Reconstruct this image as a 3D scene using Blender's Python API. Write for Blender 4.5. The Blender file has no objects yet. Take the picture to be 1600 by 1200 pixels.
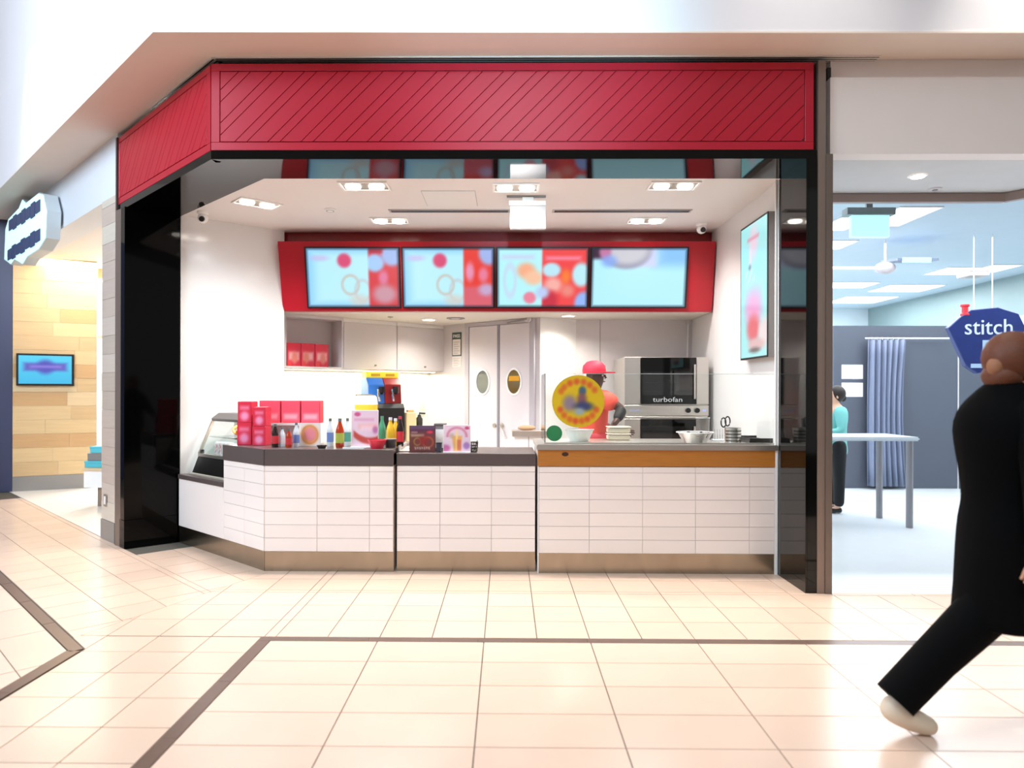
import bpy, bmesh, math, random
from mathutils import Vector, Matrix
random.seed(7)
S = bpy.context.scene
COL = S.collection
R_ = math.radians

# ------------------------------------------------------------------ camera
FPX, CX, CY, TH, RO = 1110.0, 779.0, 612.0, .011, .0025
_r0 = Vector((math.cos(TH), math.sin(TH), 0)); _u0 = Vector((0, 0, 1)); FW = Vector((-math.sin(TH), math.cos(TH), 0))
RI = _r0*math.cos(RO) + _u0*math.sin(RO); UP = -_r0*math.sin(RO) + _u0*math.cos(RO)
EYE = Vector((0, 0, 1.5))
cd = bpy.data.cameras.new('camera'); cam = bpy.data.objects.new('camera', cd); COL.objects.link(cam)
cd.sensor_fit = 'HORIZONTAL'; cd.sensor_width = 36; cd.lens = FPX/1600*36
cd.shift_x = (800-CX)/1600; cd.shift_y = (CY-600)/1600; cd.clip_end = 200
cd.dof.use_dof = True; cd.dof.focus_distance = 6.3; cd.dof.aperture_fstop = 1.4
M = Matrix((RI, UP, -FW)).transposed().to_4x4(); M.translation = EYE
cam.matrix_world = M
S.camera = cam
def ray(u, v): return RI*((u-CX)/FPX) + UP*((CY-v)/FPX) + FW
def onZ(u, v, z): d = ray(u, v); return EYE + d*((z-1.5)/d.z)
def onY(u, v, y): d = ray(u, v); return EYE + d*(y/d.y)
def onP(u, v, p, n): d = ray(u, v); n = Vector(n); return EYE + d*(n.dot(Vector(p)-EYE)/n.dot(d))
def onL(u, v, A, B): return onP(u, v, (A[0], A[1], 0), (B[1]-A[1], -(B[0]-A[0]), 0))

# ------------------------------------------------------------------ light
S.view_settings.view_transform = 'Standard'; S.view_settings.look = 'None'
S.view_settings.exposure = 0.0; S.view_settings.gamma = 1.0; S.view_settings.use_curve_mapping = False
def lin(c):
    if isinstance(c, str): c = tuple(int(c[i:i+2], 16) for i in (1, 3, 5))
    return tuple((x/255/12.92 if x/255 <= .04045 else ((x/255+.055)/1.055)**2.4) for x in c)
W = bpy.data.worlds.new('world'); S.world = W; W.use_nodes = True
W.node_tree.nodes['Background'].inputs[0].default_value = (1.0, .965, .95, 1)
W.node_tree.nodes['Background'].inputs[1].default_value = .43
def area(name, loc, target, sx, sy, power, color=(1, 1, 1), spread=180):
    l = bpy.data.lights.new(name, 'AREA'); l.shape = 'RECTANGLE'; l.size = sx; l.size_y = sy; l.energy = power; l.color = color; l.spread = R_(spread)
    o = bpy.data.objects.new(name, l); COL.objects.link(o); o.location = loc
    o.rotation_euler = (Vector(target)-Vector(loc)).to_track_quat('-Z', 'Y').to_euler(); return o
def spot(name, loc, target, power, ang, blend=.6, color=(1, 1, 1), r=.06):
    l = bpy.data.lights.new(name, 'SPOT'); l.energy = power; l.spot_size = R_(ang); l.spot_blend = blend; l.color = color; l.shadow_soft_size = r
    o = bpy.data.objects.new(name, l); COL.objects.link(o); o.location = loc
    o.rotation_euler = (Vector(target)-Vector(loc)).to_track_quat('-Z', 'Y').to_euler(); return o
area('mall_skylight', (.5, 1.6, 6.3), (.5, 1.8, 0), 9, 4.6, 70, (1, .965, .93))
area('mall_skylight_daylight', (-6.2, 2.2, 6.2), (-5.6, 7.5, 3.6), 4, 4, 520, (.72, .86, 1))
area('mall_skylight_daylight', (-7, .8, 5.8), (-2.6, 6.4, .4), 3.5, 3, 430, (.60, .79, 1))
area('mall_skylight_daylight', (.12, -1.35, 6.3), (.12, -1.0, 0), 1.5, .9, 170, (.66, .88, 1))
spot('bulkhead_tint_spot', (.15, -1.6, 2.9), (.18, 5.2, 4.08), 1700, 24, 1.0, (.42, .8, 1), .12)  # added unseen cool spot behind the camera, tints bulkhead, soffit and fascia
for _x, _y, _e in ((-1.55, 4.55, 215), (.3, 4.55, 215), (2.1, 4.55, 240), (3.7, 4.5, 700), (4.4, 3.2, 700), (-3.95, 5.75, 200), (-5.5, 7.3, 220)):
    spot('concourse_downlight', (_x, _y, 6.3), (_x, _y, 0), _e, 50, .9, (1, .97, .88), .05)

# ------------------------------------------------------------------ helpers
MATS = {}
def mat(name, c, rough=.5, metal=0, var=.04, scale=6, emit=0, coat=0, spec=.5, bump=0, stretch=None, ecol=None, ior=None):
    if name in MATS: return MATS[name]
    m = bpy.data.materials.new(name); m.use_nodes = True; nt = m.node_tree; n = nt.nodes; b = n['Principled BSDF']
    c = lin(c)
    tc = n.new('ShaderNodeTexCoord'); no = n.new('ShaderNodeTexNoise'); no.inputs['Scale'].default_value = scale; no.inputs['Detail'].default_value = 4
    if stretch:
        mp = n.new('ShaderNodeMapping'); mp.inputs['Scale'].default_value = stretch; nt.links.new(tc.outputs['Object'], mp.inputs[0]); nt.links.new(mp.outputs[0], no.inputs['Vector'])
    else: nt.links.new(tc.outputs['Object'], no.inputs['Vector'])
    mx = n.new('ShaderNodeMix'); mx.data_type = 'RGBA'
    mx.inputs[6].default_value = tuple(max(0, x*(1-var)) for x in c)+(1,); mx.inputs[7].default_value = tuple(min(1, x*(1+var)) for x in c)+(1,)
    nt.links.new(no.outputs['Fac'], mx.inputs[0]); nt.links.new(mx.outputs[2], b.inputs['Base Color'])
    b.inputs['Roughness'].default_value = rough; b.inputs['Metallic'].default_value = metal
    b.inputs['Specular IOR Level'].default_value = spec; b.inputs['Coat Weight'].default_value = coat; b.inputs['Coat Roughness'].default_value = .05
    if ior: b.inputs['IOR'].default_value = ior
    if emit:
        b.inputs['Emission Strength'].default_value = emit; b.inputs['Emission Color'].default_value = (lin(ecol) if ecol else c)+(1,)
    if bump:
        bp = n.new('ShaderNodeBump'); bp.inputs['Strength'].default_value = bump; bp.inputs['Distance'].default_value = .01
        nt.links.new(no.outputs['Fac'], bp.inputs['Height']); nt.links.new(bp.outputs[0], b.inputs['Normal'])
    MATS[name] = m; return m
def random_tint(m, lo, hi):
    nt = m.node_tree; n = nt.nodes; b = n['Principled BSDF']; src = b.inputs['Base Color'].links[0].from_socket
    oi = n.new('ShaderNodeObjectInfo'); mr = n.new('ShaderNodeMapRange'); mr.inputs[3].default_value = lo; mr.inputs[4].default_value = hi
    nt.links.new(oi.outputs['Random'], mr.inputs[0])
    mx = n.new('ShaderNodeMix'); mx.data_type = 'RGBA'; mx.blend_type = 'MULTIPLY'; mx.inputs[0].default_value = 1
    nt.links.new(src, mx.inputs[6]); nt.links.new(mr.outputs[0], mx.inputs[7]); nt.links.new(mx.outputs[2], b.inputs['Base Color']); return m
def glass(name, tint=(1, 1, 1), refl=1.0):
    if name in MATS: return MATS[name]
    m = bpy.data.materials.new(name); m.use_nodes = True; nt = m.node_tree; n = nt.nodes; n.clear()
    o = n.new('ShaderNodeOutputMaterial'); t = n.new('ShaderNodeBsdfTransparent'); t.inputs[0].default_value = tint+(1,)
    g = n.new('ShaderNodeBsdfGlossy'); g.inputs['Roughness'].default_value = .02; f = n.new('ShaderNodeFresnel'); gm = n.new('ShaderNodeNewGeometry'); mr = n.new('ShaderNodeMapRange'); mr.inputs[3].default_value = 1.4; mr.inputs[4].default_value = 1/1.4; nt.links.new(gm.outputs['Backfacing'], mr.inputs[0]); nt.links.new(mr.outputs[0], f.inputs[0])
    mu = n.new('ShaderNodeMath'); mu.operation = 'MULTIPLY'; mu.inputs[1].default_value = refl
    x = n.new('ShaderNodeMixShader'); nt.links.new(f.outputs[0], mu.inputs[0]); nt.links.new(mu.outputs[0], x.inputs[0]); nt.links.new(t.outputs[0], x.inputs[1]); nt.links.new(g.outputs[0], x.inputs[2]); nt.links.new(x.outputs[0], o.inputs[0])
    MATS[name] = m; return m
def print_mat(name, emit=0, rough=.35):
    if name in MATS: return MATS[name]
    m = bpy.data.materials.new(name); m.use_nodes = True; nt = m.node_tree; n = nt.nodes; b = n['Principled BSDF']
    a = n.new('ShaderNodeVertexColor'); a.layer_name = 'Col'; nt.links.new(a.outputs[0], b.inputs['Base Color']); b.inputs['Roughness'].default_value = rough
    if emit:
        nt.links.new(a.outputs[0], b.inputs['Emission Color']); b.inputs['Emission Strength'].default_value = emit
        bk = n.new('ShaderNodeMix'); bk.data_type = 'RGBA'; b.inputs['Base Color'].default_value = (.02, .02, .02, 1); nt.links.remove(b.inputs['Base Color'].links[0]); n.remove(bk)
    MATS[name] = m; return m

def tag(o, label=None, cat=None, group=None, kind=None):
    if label: o['label'] = label
    if cat: o['category'] = cat
    if group: o['group'] = group
    if kind: o['kind'] = kind
    return o
def thing(name, label, cat, loc=(0, 0, 0), rz=0, group=None, kind=None):
    o = bpy.data.objects.new(name, None); COL.objects.link(o); o.location = loc; o.rotation_euler = (0, 0, rz); o.empty_display_size = .1
    return tag(o, label, cat, group, kind)
def link(name, me, m, parent=None):
    o = bpy.data.objects.new(name, me); COL.objects.link(o)
    if m and not me.materials: me.materials.append(m)
    if parent: o.parent = parent
    return o
class MB:
    def __init__(s): s.bm = bmesh.new()
    def poly8(s, v):
        vs = [s.bm.verts.new(p) for p in v]
        for f in ((3, 2, 1, 0), (4, 5, 6, 7), (0, 1, 5, 4), (1, 2, 6, 5), (2, 3, 7, 6), (3, 0, 4, 7)): s.bm.faces.new([vs[i] for i in f])
        return s
    def box(s, x0, x1, y0, y1, z0, z1):
        return s.poly8([(x0, y0, z0), (x1, y0, z0), (x1, y1, z0), (x0, y1, z0), (x0, y0, z1), (x1, y0, z1), (x1, y1, z1), (x0, y1, z1)])
    def prism(s, poly, z0, z1, axis='z'):
        f = {'z': lambda a, b, c: (a, b, c), 'y': lambda a, b, c: (a, c, b), 'x': lambda a, b, c: (c, a, b)}[axis]
        A = [s.bm.verts.new(f(p[0], p[1], z0)) for p in poly]; B = [s.bm.verts.new(f(p[0], p[1], z1)) for p in poly]
        n = len(poly); s.bm.faces.new(A[::-1]); s.bm.faces.new(B)
        for i in range(n): s.bm.faces.new((A[i], A[(i+1) % n], B[(i+1) % n], B[i]))
        return s
    def cyl(s, p0, p1, r0, r1=None, n=16):
        p0 = Vector(p0); p1 = Vector(p1); r1 = r0 if r1 is None else r1
        q = (p1-p0).to_track_quat('Z', 'Y'); A = []; B = []
        for i in range(n):
            a = 2*math.pi*i/n; d = Vector((math.cos(a), math.sin(a), 0))
            A.append(s.bm.verts.new(p0+q@(d*r0))); B.append(s.bm.verts.new(p1+q@(d*r1)))
        s.bm.faces.new(A[::-1]); s.bm.faces.new(B)
        for i in range(n): s.bm.faces.new((A[i], A[(i+1) % n], B[(i+1) % n], B[i]))
        return s
    def lathe(s, prof, c=(0, 0, 0), n=20, sx=1, sy=1):
        rings = []
        for r, z in prof:
            if r < 1e-6: rings.append([s.bm.verts.new((c[0], c[1], c[2]+z))])
            else: rings.append([s.bm.verts.new((c[0]+sx*r*math.cos(2*math.pi*i/n), c[1]+sy*r*math.sin(2*math.pi*i/n), c[2]+z)) for i in range(n)])
        for a, b in zip(rings, rings[1:]):
            for i in range(n):
                j = (i+1) % n
                if len(a) == 1 and len(b) == 1: continue
                if len(a) == 1: s.bm.faces.new((a[0], b[j], b[i]))
                elif len(b) == 1: s.bm.faces.new((a[i], a[j], b[0]))
                else: s.bm.faces.new((a[i], a[j], b[j], b[i]))
        return s
    def ell(s, c, r, n=16, m=10):
        if not hasattr(r, '__len__'): r = (r, r, r)
        return s.lathe([(math.sin(math.pi*k/m)*r[0], -math.cos(math.pi*k/m)*r[2]) for k in range(m+1)], c, n, 1, r[1]/r[0])
    def tube(s, pts, r, n=8, closed=False):
        pts = [Vector(p) for p in pts]; N = len(pts); rings = []
        for i, p in enumerate(pts):
            if closed: t = pts[(i+1) % N]-pts[i-1]
            else: t = pts[min(i+1, N-1)]-pts[max(i-1, 0)]
            t.normalize(); a = Vector((0, 0, 1)) if abs(t.z) < .9 else Vector((1, 0, 0)); x = t.cross(a).normalized(); y = t.cross(x)
            rr = r[i] if hasattr(r, '__len__') else r
            rings.append([s.bm.verts.new(p+(x*math.cos(2*math.pi*k/n)+y*math.sin(2*math.pi*k/n))*rr) for k in range(n)])
        for i in range(N if closed else N-1):
            a = rings[i]; b = rings[(i+1) % N]
            for k in range(n): s.bm.faces.new((a[k], a[(k+1) % n], b[(k+1) % n], b[k]))
        if not closed: s.bm.faces.new(rings[0][::-1]); s.bm.faces.new(rings[-1])
        return s
    def build(s, name, m, parent=None, smooth=False, bev=0, seg=1, world=False, M=None):
        bm = s.bm
        bmesh.ops.recalc_face_normals(bm, faces=bm.faces)
        if bev: bmesh.ops.bevel(bm, geom=[e for e in bm.edges if len(e.link_faces) == 2 and e.calc_face_angle(0) > .6], offset=bev, segments=seg, affect='EDGES', clamp_overlap=True)
        if M is not None: bmesh.ops.transform(bm, matrix=M, verts=bm.verts)
        if world and parent:
            T = (Matrix.Translation(parent.location) @ Matrix.Rotation(parent.rotation_euler.z, 4, 'Z')).inverted()
            bmesh.ops.transform(bm, matrix=T, verts=bm.verts)
        me = bpy.data.meshes.new(name); bm.to_mesh(me); bm.free()
        if smooth:
            for p in me.polygons: p.use_smooth = True
            try: me.set_sharp_from_angle(angle=R_(40))
            except Exception: pass
        return link(name, me, m, parent)
def box(name, m, parent, *a, **k): return MB().box(*a).build(name, m, parent, **k)
def st(name, mb, m, label, parent=None, **k):
    o = mb.build(name, m, parent, **k)
    if not parent: tag(o, label, 'structure', kind='structure')
    return o
def frame_at(A, B):      # matrix with origin A, +x towards B, +y into the wall away from the viewer
    a = math.atan2(B[1]-A[1], B[0]-A[0]); return Matrix.Translation((A[0], A[1], 0)) @ Matrix.Rotation(a, 4, 'Z'), a
def clip(poly, hp):      # convex polygon against half planes a*x+b*y<=c
    for a, b, c in hp:
        out = []
        for i in range(len(poly)):
            p, q = poly[i-1], poly[i]; dp = a*p[0]+b*p[1]-c; dq = a*q[0]+b*q[1]-c
            if (dp <= 0) != (dq <= 0): t = dp/(dp-dq); out.append((p[0]+(q[0]-p[0])*t, p[1]+(q[1]-p[1])*t))
            if dq <= 0: out.append(q)
        poly = out
        if len(poly) < 3: return []
    ar = abs(sum(poly[i-1][0]*poly[i][1]-poly[i][0]*poly[i-1][1] for i in range(len(poly))))/2
    if ar < 4e-4: return []
    res = []
    for p in poly:
        if not res or (abs(p[0]-res[-1][0])+abs(p[1]-res[-1][1])) > 1e-4: res.append(p)
    if len(res) > 2 and abs(res[0][0]-res[-1][0])+abs(res[0][1]-res[-1][1]) < 1e-4: res.pop()
    return res if len(res) > 2 else []
def rect(x0, x1, y0, y1): return [(x0, y0), (x1, y0), (x1, y1), (x0, y1)]
def text(body, size, m, parent, loc, rz=0, name='lettering', depth=.002, font_scale=1, align='CENTER', rx=90, ry=0):
    c = bpy.data.curves.new(name, 'FONT'); c.body = body; c.size = size; c.align_x = align; c.align_y = 'CENTER'; c.extrude = depth; c.resolution_u = 3
    o = bpy.data.objects.new(name, c); COL.objects.link(o)
    me = bpy.data.meshes.new_from_object(o.evaluated_get(bpy.context.evaluated_depsgraph_get())); bpy.data.objects.remove(o); bpy.data.curves.remove(c)
    me.transform(Matrix.Translation(loc) @ Matrix.Rotation(R_(rz), 4, 'Z') @ Matrix.Rotation(R_(ry), 4, 'Y') @ Matrix.Rotation(R_(rx), 4, 'X') @ Matrix.Diagonal((font_scale, 1, 1, 1)))
    return link(name, me, m, parent)
def art(name, w, h, fn, m, parent, M, nx=48, ny=32, mask=None):
    # flat print: a fine grid coloured by fn(x, y), x,y in 0..1 ; local xz plane facing -y
    vs = [(w*(i/nx-.5), 0, h*(j/ny)) for j in range(ny+1) for i in range(nx+1)]
    fs = []
    for j in range(ny):
        for i in range(nx):
            if mask and not mask((i+.5)/nx, (j+.5)/ny): continue
            a = j*(nx+1)+i; fs.append((a, a+1, a+nx+2, a+nx+1))
    me = bpy.data.meshes.new(name); me.from_pydata([tuple(M @ Vector(v)) for v in vs], [], fs)
    ca = me.color_attributes.new('Col', 'FLOAT_COLOR', 'POINT'); d = []
    for j in range(ny+1):
        for i in range(nx+1): d += list(lin(fn(i/nx, j/ny)))+[1]
    ca.data.foreach_set('color', d); me.update()
    return link(name, me, m, parent)
def mixc(a, b, t): return tuple(x+(y-x)*t for x, y in zip(a, b))
def sm(t): t = min(1, max(0, t)); return t*t*(3-2*t)
def blob(c, x, y, cx, cy, rx, ry, col, soft=.5, amt=1):
    d = math.hypot((x-cx)/rx, (y-cy)/ry); return mixc(c, col, amt*(1-sm((d-(1-soft))/(2*soft))))
def bar(c, x, y, x0, x1, y0, y1, col, s=.02, amt=1):
    t = min(sm((x-x0)/s+.5), sm((x1-x)/s+.5), sm((y-y0)/s+.5), sm((y1-y)/s+.5)); return mixc(c, col, amt*t)
def ring(c, x, y, cx, cy, rx, ry, wd, col, amt=1):
    d = abs(math.hypot((x-cx)/rx, (y-cy)/ry)-1)/wd; return mixc(c, col, amt*(1-sm(d)))
def skin(name, J, E, m, parent, sub=2, world=True, root=None, smooth=True):
    ks = list(J); me = bpy.data.meshes.new(name+'_cage'); me.from_pydata([J[k][0] for k in ks], [(ks.index(a), ks.index(b)) for a, b in E], [])
    o = bpy.data.objects.new(name, me); COL.objects.link(o)
    md = o.modifiers.new('s', 'SKIN'); md.use_smooth_shade = True
    for i, k in enumerate(ks):
        r = J[k][1]; sv = me.skin_vertices[0].data[i]; sv.radius = (r, r) if not hasattr(r, '__len__') else r; sv.use_root = (k == (root or ks[0]))
    o.modifiers.new('u', 'SUBSURF').levels = sub
    m2 = bpy.data.meshes.new_from_object(o.evaluated_get(bpy.context.evaluated_depsgraph_get())); bpy.data.objects.remove(o); bpy.data.meshes.remove(me)
    m2.name = name
    if world and parent:
        m2.transform((Matrix.Translation(parent.location) @ Matrix.Rotation(parent.rotation_euler.z, 4, 'Z')).inverted())
    for p in m2.polygons: p.use_smooth = True
    m2.materials.clear()
    return link(name, m2, m, parent)

# ------------------------------------------------------------------ materials
m_tile = random_tint(mat('beige_floor_tile', '#e2c4ae', .22, var=.05, scale=3), .95, 1.03)
m_tile2 = random_tint(mat('pale_floor_tile', '#e4c5b0', .24, var=.05, scale=3), .96, 1.03)
m_brown = mat('brown_stone_strip', '#6d5549', .3, var=.12, scale=30)
m_grout = mat('grout', '#544e46', .8)
m_storefloor = mat('white_vinyl_floor', '#dde1e4', .25, var=.03)
m_white = mat('white_paint', '#e9e4e0', .55, var=.015)
m_gloss_white = mat('white_gloss_wall', '#e8e6e4', .12, var=.01)
m_soffit = mat('beige_soffit_paint', '#f0dfd2', .7, var=.02)
m_red = mat('red_lacquer', '#b3102a', .34, var=.04, spec=.4)
m_red2 = mat('red_lacquer_groove', '#7d0b18', .4)
m_redp = mat('red_menu_panel', '#b01424', .28, var=.03)
m_dred = mat('dark_red_panel', '#8a0710', .2)
m_black = mat('black_gloss_panel', '#040404', .05, spec=.38, var=.0)
m_blackj = mat('black_jamb_panel', '#030303', .06, spec=.14)
m_blackm = mat('black_satin', '#0c0b0b', .35)
m_bronze = mat('bronze_metal_post', '#8b7a70', .4, .55, var=.08, stretch=(1, 1, .1), scale=20)
m_steel = mat('stainless_steel', '#d2ccc5', .36, 1, var=.06, stretch=(.3, 1, 12), scale=10)
m_kick = mat('brushed_kick_plate', '#a4998a', .24, 1, var=.16, stretch=(1.2, 1, .5), scale=8)
m_ctop = mat('dark_grey_laminate', '#574b49', .3, var=.05)
m_ctile = random_tint(mat('pink_white_wall_tile', '#f0e5df', .12, var=.01), .97, 1.02)
m_cgrout = mat('light_tile_grout', '#cfbfb7', .8)
m_wood = mat('honey_wood', '#b0702c', .35, var=.18, stretch=(1.2, 1, 14), scale=5, coat=.3)
m_chrome = mat('chrome', '#d8d8d8', .08, 1, var=0)
m_lamp = mat('lamp_disc', '#fff6ea', .5, emit=14, var=0)
m_lamp2 = mat('panel_light', '#f6fbff', .5, emit=3.0, var=0)
m_grey = mat('grey_plastic', '#8b8784', .4)
m_lgrey = mat('light_grey_laminate', '#cfc8c8', .35, var=.02)
m_glass = glass('clear_glass', (.97, .99, .985))
m_print = print_mat('printed_card'); m_screen = print_mat('lit_screen', 1.0, .15)
m_mark = mat('white_lettering', '#f4f2f0', .5)

# ------------------------------------------------------------------ floor
YF = 5.33
T = .3195
fl = st('floor', MB().box(-14, 14, -7, 18, -.06, -.008), m_grout, 'beige tiled mall concourse floor with brown border strips')
def ftile(poly, m=m_tile, name='floor_tile', g=.0022, z=0):
    cx = sum(p[0] for p in poly)/len(poly); cy = sum(p[1] for p in poly)/len(poly); n = len(poly)
    MB().prism(poly, -.012, z).build(name, m, fl)
def grid(hp, xs, ys, m=m_tile, ang=0, g=.0029, name='floor_tile'):
    c, s = math.cos(ang), math.sin(ang)
    for i in range(len(xs)-1):
        for j in range(len(ys)-1):
            q = [(x*c-y*s, x*s+y*c) for x, y in rect(xs[i]+g, xs[i+1]-g, ys[j]+g, ys[j+1]-g)]
            q = clip(q, hp)
            if q: ftile(q, m, name)
mit = [(1, -.42, -2.2-.42*5.3)]              # x <= mitre
mitR = [(-1, .42, 2.2+.42*5.3-.004)]         # x >= mitre
xs = [-.130+T*k for k in range(-4, 16)]
xo = [-3.1, -2.75, -2.44, -2.12, -1.80, -1.475, -1.405] + xs[1:]
# rows behind the brown strip
grid(mitR, xo, [4.325, 4.642, 4.967, 5.283])
grid(mitR, [x for x in xo if x < 2.6] + [2.42], [5.283, 5.338], m_tile, name='border_strip')
grid([], [2.425+.6*k for k in range(6)], [5.283, 5.343], m_tile, name='border_strip')
grid([(-1, .42, 2.2+.42*5.3-.004), (1, 0, 2.24)], xo[:-1], [5.338, 5.655, 5.97])
# aisle between the strips
ay = [4.325-.01] + [4.061-.305*k for k in range(7)]
grid([], [-2.44, -2.12, -1.80, -1.490], ay[::-1])
ftile(clip(rect(-2.7, -2.444, 4.05, 4.32), [(-1, -1, -1.66), (-1, .42, 2.2+.42*5.3-.004)]))
# inner field right
iy = [4.252-.3142*k for k in range(8)][::-1]
ix = [-1.415] + [-.770+.639*k for k in range(9)]
grid([], ix, iy, m_tile2)
# brown strips (framed field right, framed field left)
for k in range(10): box('border_strip', m_brown, fl, -1.488+.66*k, -1.488+.66*(k+1)-.002, 4.254, 4.322, -.012, 0)
for k in range(6): box('border_strip', m_brown, fl, -1.488, -1.418, 4.252-.6*(k+1)+.002, 4.252-.6*k, -.012, 0)
a45 = R_(135)   # rotated grid: X' along (-1,1)/sqrt2 , Y' along (-1,-1)/sqrt2
q2 = math.sqrt(2)
def sumline(s): return s/q2                  # distance of x+y=s along (1,1)/sqrt2
def gridA(s_list, t_list, hp, m, name='floor_tile', g=.0029):
    for i in range(len(s_list)-1):
        for j in range(len(t_list)-1):
            q = []
            for t, s in rect(t_list[j]+g, t_list[j+1]-g, s_list[i]/q2+g, s_list[i+1]/q2-g): q.append(((s-t)/q2, (s+t)/q2))
            q = clip(q, hp)
            if q: ftile(q, m, name)
tl = [4.72+T*k for k in range(0, 23)]
gridA([1.66, 2.105, 2.555, 3.0], tl, mit, m_tile)
gridA([3.0, 3.08], tl, mit, m_tile, 'border_strip')
gridA([3.08, 3.53, 3.98], tl[1:8], mit + [(.741*0-.42*0+1, -.42, -2.2-.42*5.3)], m_tile)
gridA([1.545, 1.65], [4.635+.66*k for k in range(10)], [(-1, 0, 9)], m_brown, 'border_strip')
for k in range(5): box('border_strip', m_brown, fl, -2.53, -2.455, 4.10-.6*(k+1)+.002, 4.10-.6*k-.03*(k == 0), -.012, 0)
gridA([-.58, -.14, .3, .74, 1.15, 1.54], [3.239+.639*k for k in range(7)], [(1, 0, -2.535)], m_tile2)
# ------------------------------------------------------------------ mall bulkhead, soffit, ceiling
ZS = 4.02
E0 = (-2.49, 4.965)
edge = [(9, 5.02), (3.2, 5.012), E0, (-9.6, 12.07)]
soff = edge + [(-9.6, 14), (9, 14)]
st('ceiling', MB().prism(soff[::-1], ZS, ZS+.012), m_soffit, 'beige dropped soffit running above the shopfronts')
wallface = [(9, 5.03), (3.2, 5.022), (E0[0]+.004, E0[1]+.01), (-9.6, 12.08), (-9.6, 12.3), (E0[0]+.08, E0[1]+.2), (3.2, 5.2), (9, 5.2)]
st('wall_front', MB().prism(wallface[::-1], ZS+.0125, 6.5), mat('white_bulkhead_paint', '#f2ecee', .7, var=.01), 'white vertical bulkhead rising above the beige soffit')
st('ceiling', MB().box(-14, 14, -7, 12.5, 6.5, 6.6), m_white, 'high white concourse ceiling far above the shopfronts')

# linear slot diffuser above the red fascia
def slot(name, label, Mx, L):
    t = thing(name, label, 'air diffuser'); 
    MB().box(0, L, 0, .105, ZS-.008, ZS-.001).build('frame', mat('diffuser_frame', '#efe3db', .5), t, M=Mx)
    for k in range(3): MB().box(.004, L-.004, .0155+.031*k, .0245+.031*k, ZS-.0095, ZS-.0075).build('slot', m_blackm, t, M=Mx)
C0 = (-2.23, YF); CL = (-3.82, YF+1.59)
Mf, af = frame_at(C0, (2.29, YF)); MA, aA = frame_at(CL, C0); LA = 1.59*q2
slot('slot_diffuser', 'long dark slot diffuser in the soffit along the front red fascia', Matrix.Translation((-2.21, YF+.002, 0)), 5.0)
slot('slot_diffuser', 'dark slot diffuser in the soffit along the angled red fascia', MA @ Matrix.Translation((.9, .002, 0)), LA-.91)

# ------------------------------------------------------------------ red fascia
def fascia(name, label, w, loc, rz, ph):
    t = thing(name, label, 'fascia', loc, rz); h = .652; z0 = 3.315
    box('backing_panel', m_red2, t, .001, w-.001, .012, .05, z0, z0+h)
    mx, mt, mb_ = .067, .058, .062; g = .003
    for (a, b, c, d) in ((0, w, h-mt+g, h), (0, w, 0, mb_-g), (0, mx-g, mb_-g+.001, h-mt+g-.001), (w-mx+g, w, mb_-g+.001, h-mt+g-.001)):
        MB().box(a, b, 0, .03, z0+c, z0+d).build('frame_rail', m_red, t, bev=.002)
    hp = [(-1, 0, -mx-g), (1, 0, w-mx-g), (0, -1, -mb_-g), (0, 1, h-mt-g)]
    s = ph
    while s < w:
        for wd in (.092, .158):
            q = clip([(s+.0028, 0-1), (s+wd-.0028, -1), (s+wd-.0028+3, 2), (s+.0028+3, 2)], [])
            q = [(s+.0028+z, z) for z in (-.5,)] + [(s+wd-.0028-.5, -.5), (s+wd-.0028+1.2, 1.2), (s+.0028+1.2, 1.2)]
            q = clip(q, hp)
            if q: MB().prism([(x, z0+z) for x, z in q], 0, .024, 'y').build('board', m_red, t, bev=.0015)
            s += wd
fascia('red_fascia', 'long red fascia of diagonal boards above the food counter', 4.52, (C0[0], C0[1], 0), 0, -.385-.25)
fascia('red_fascia', 'short angled red fascia of diagonal boards at the left corner', LA-.024, (CL[0], CL[1], 0), aA, -.30-.25)

# black trim band and glossy soffit below the fascia
def trimband(w, Mx): return MB().box(.0, w, .0, .10, 3.25, 3.314)
st('trim_1', MB().box(-2.228, 2.318, YF+.002, YF+.08, 3.247, 3.313), m_black, 'black gloss trim band under the long red fascia')
st('trim_2', MB().box(.002, LA-.002, .002, .08, 3.247, 3.313), m_black, 'black gloss trim band under the angled red fascia', M=MA)
# inner corner of ceiling line
I0 = (-2.0, 5.83); I1 = (-3.275, 7.09)
sp = [(2.318, YF+.05), (2.318, 5.84), I0, I1, (-3.8, 6.95), (-3.78, 6.93), (C0[0]+.02, YF+.05)]
st('trim_3', MB().prism(sp, 3.25, 3.262), m_black, 'black mirror gloss soffit panel over the shop opening')
st('trim_20', MB().prism([(2.32, 5.2), (2.32, 5.84), (-2.0, 5.84), (-3.28, 7.1), (-3.9, 6.99), (-2.2, 5.3+.09)], 3.27, 3.30), m_blackm, 'dark backing above the gloss soffit panel') if False else None
# ------------------------------------------------------------------ jambs
st('trim_4', MB().box(2.236, 2.25, YF+.0, 5.862, 0, 3.249), m_black, 'black mirror gloss jamb return on the right of the opening')
st('trim_5', MB().box(2.2505, 2.318, YF-.002, 5.83, 0, 3.249), m_black, 'black gloss jamb face on the right of the opening')
st('trim_6', MB().box(2.319, 2.375, YF-.01, YF+.25, 0, 3.975), m_bronze, 'bronze metal post right of the shop, reaching the soffit')
st('trim_7', MB().box(2.376, 2.425, YF-.02, YF+.2, 0, 3.275), mat('bronze_dark_post', '#776960', .4, .5, stretch=(1, 1, .1), scale=20), 'shorter bronze post beside the neighbouring store opening')
st('trim_8', MB().box(2.214, 2.235, 5.872, 5.89, 0, 3.249), m_mark, 'thin white corner bead beside the right counter')
PL = (-3.70, 6.80); PM = (-3.625, 6.70); PR = (-3.256, 7.045)
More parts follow.
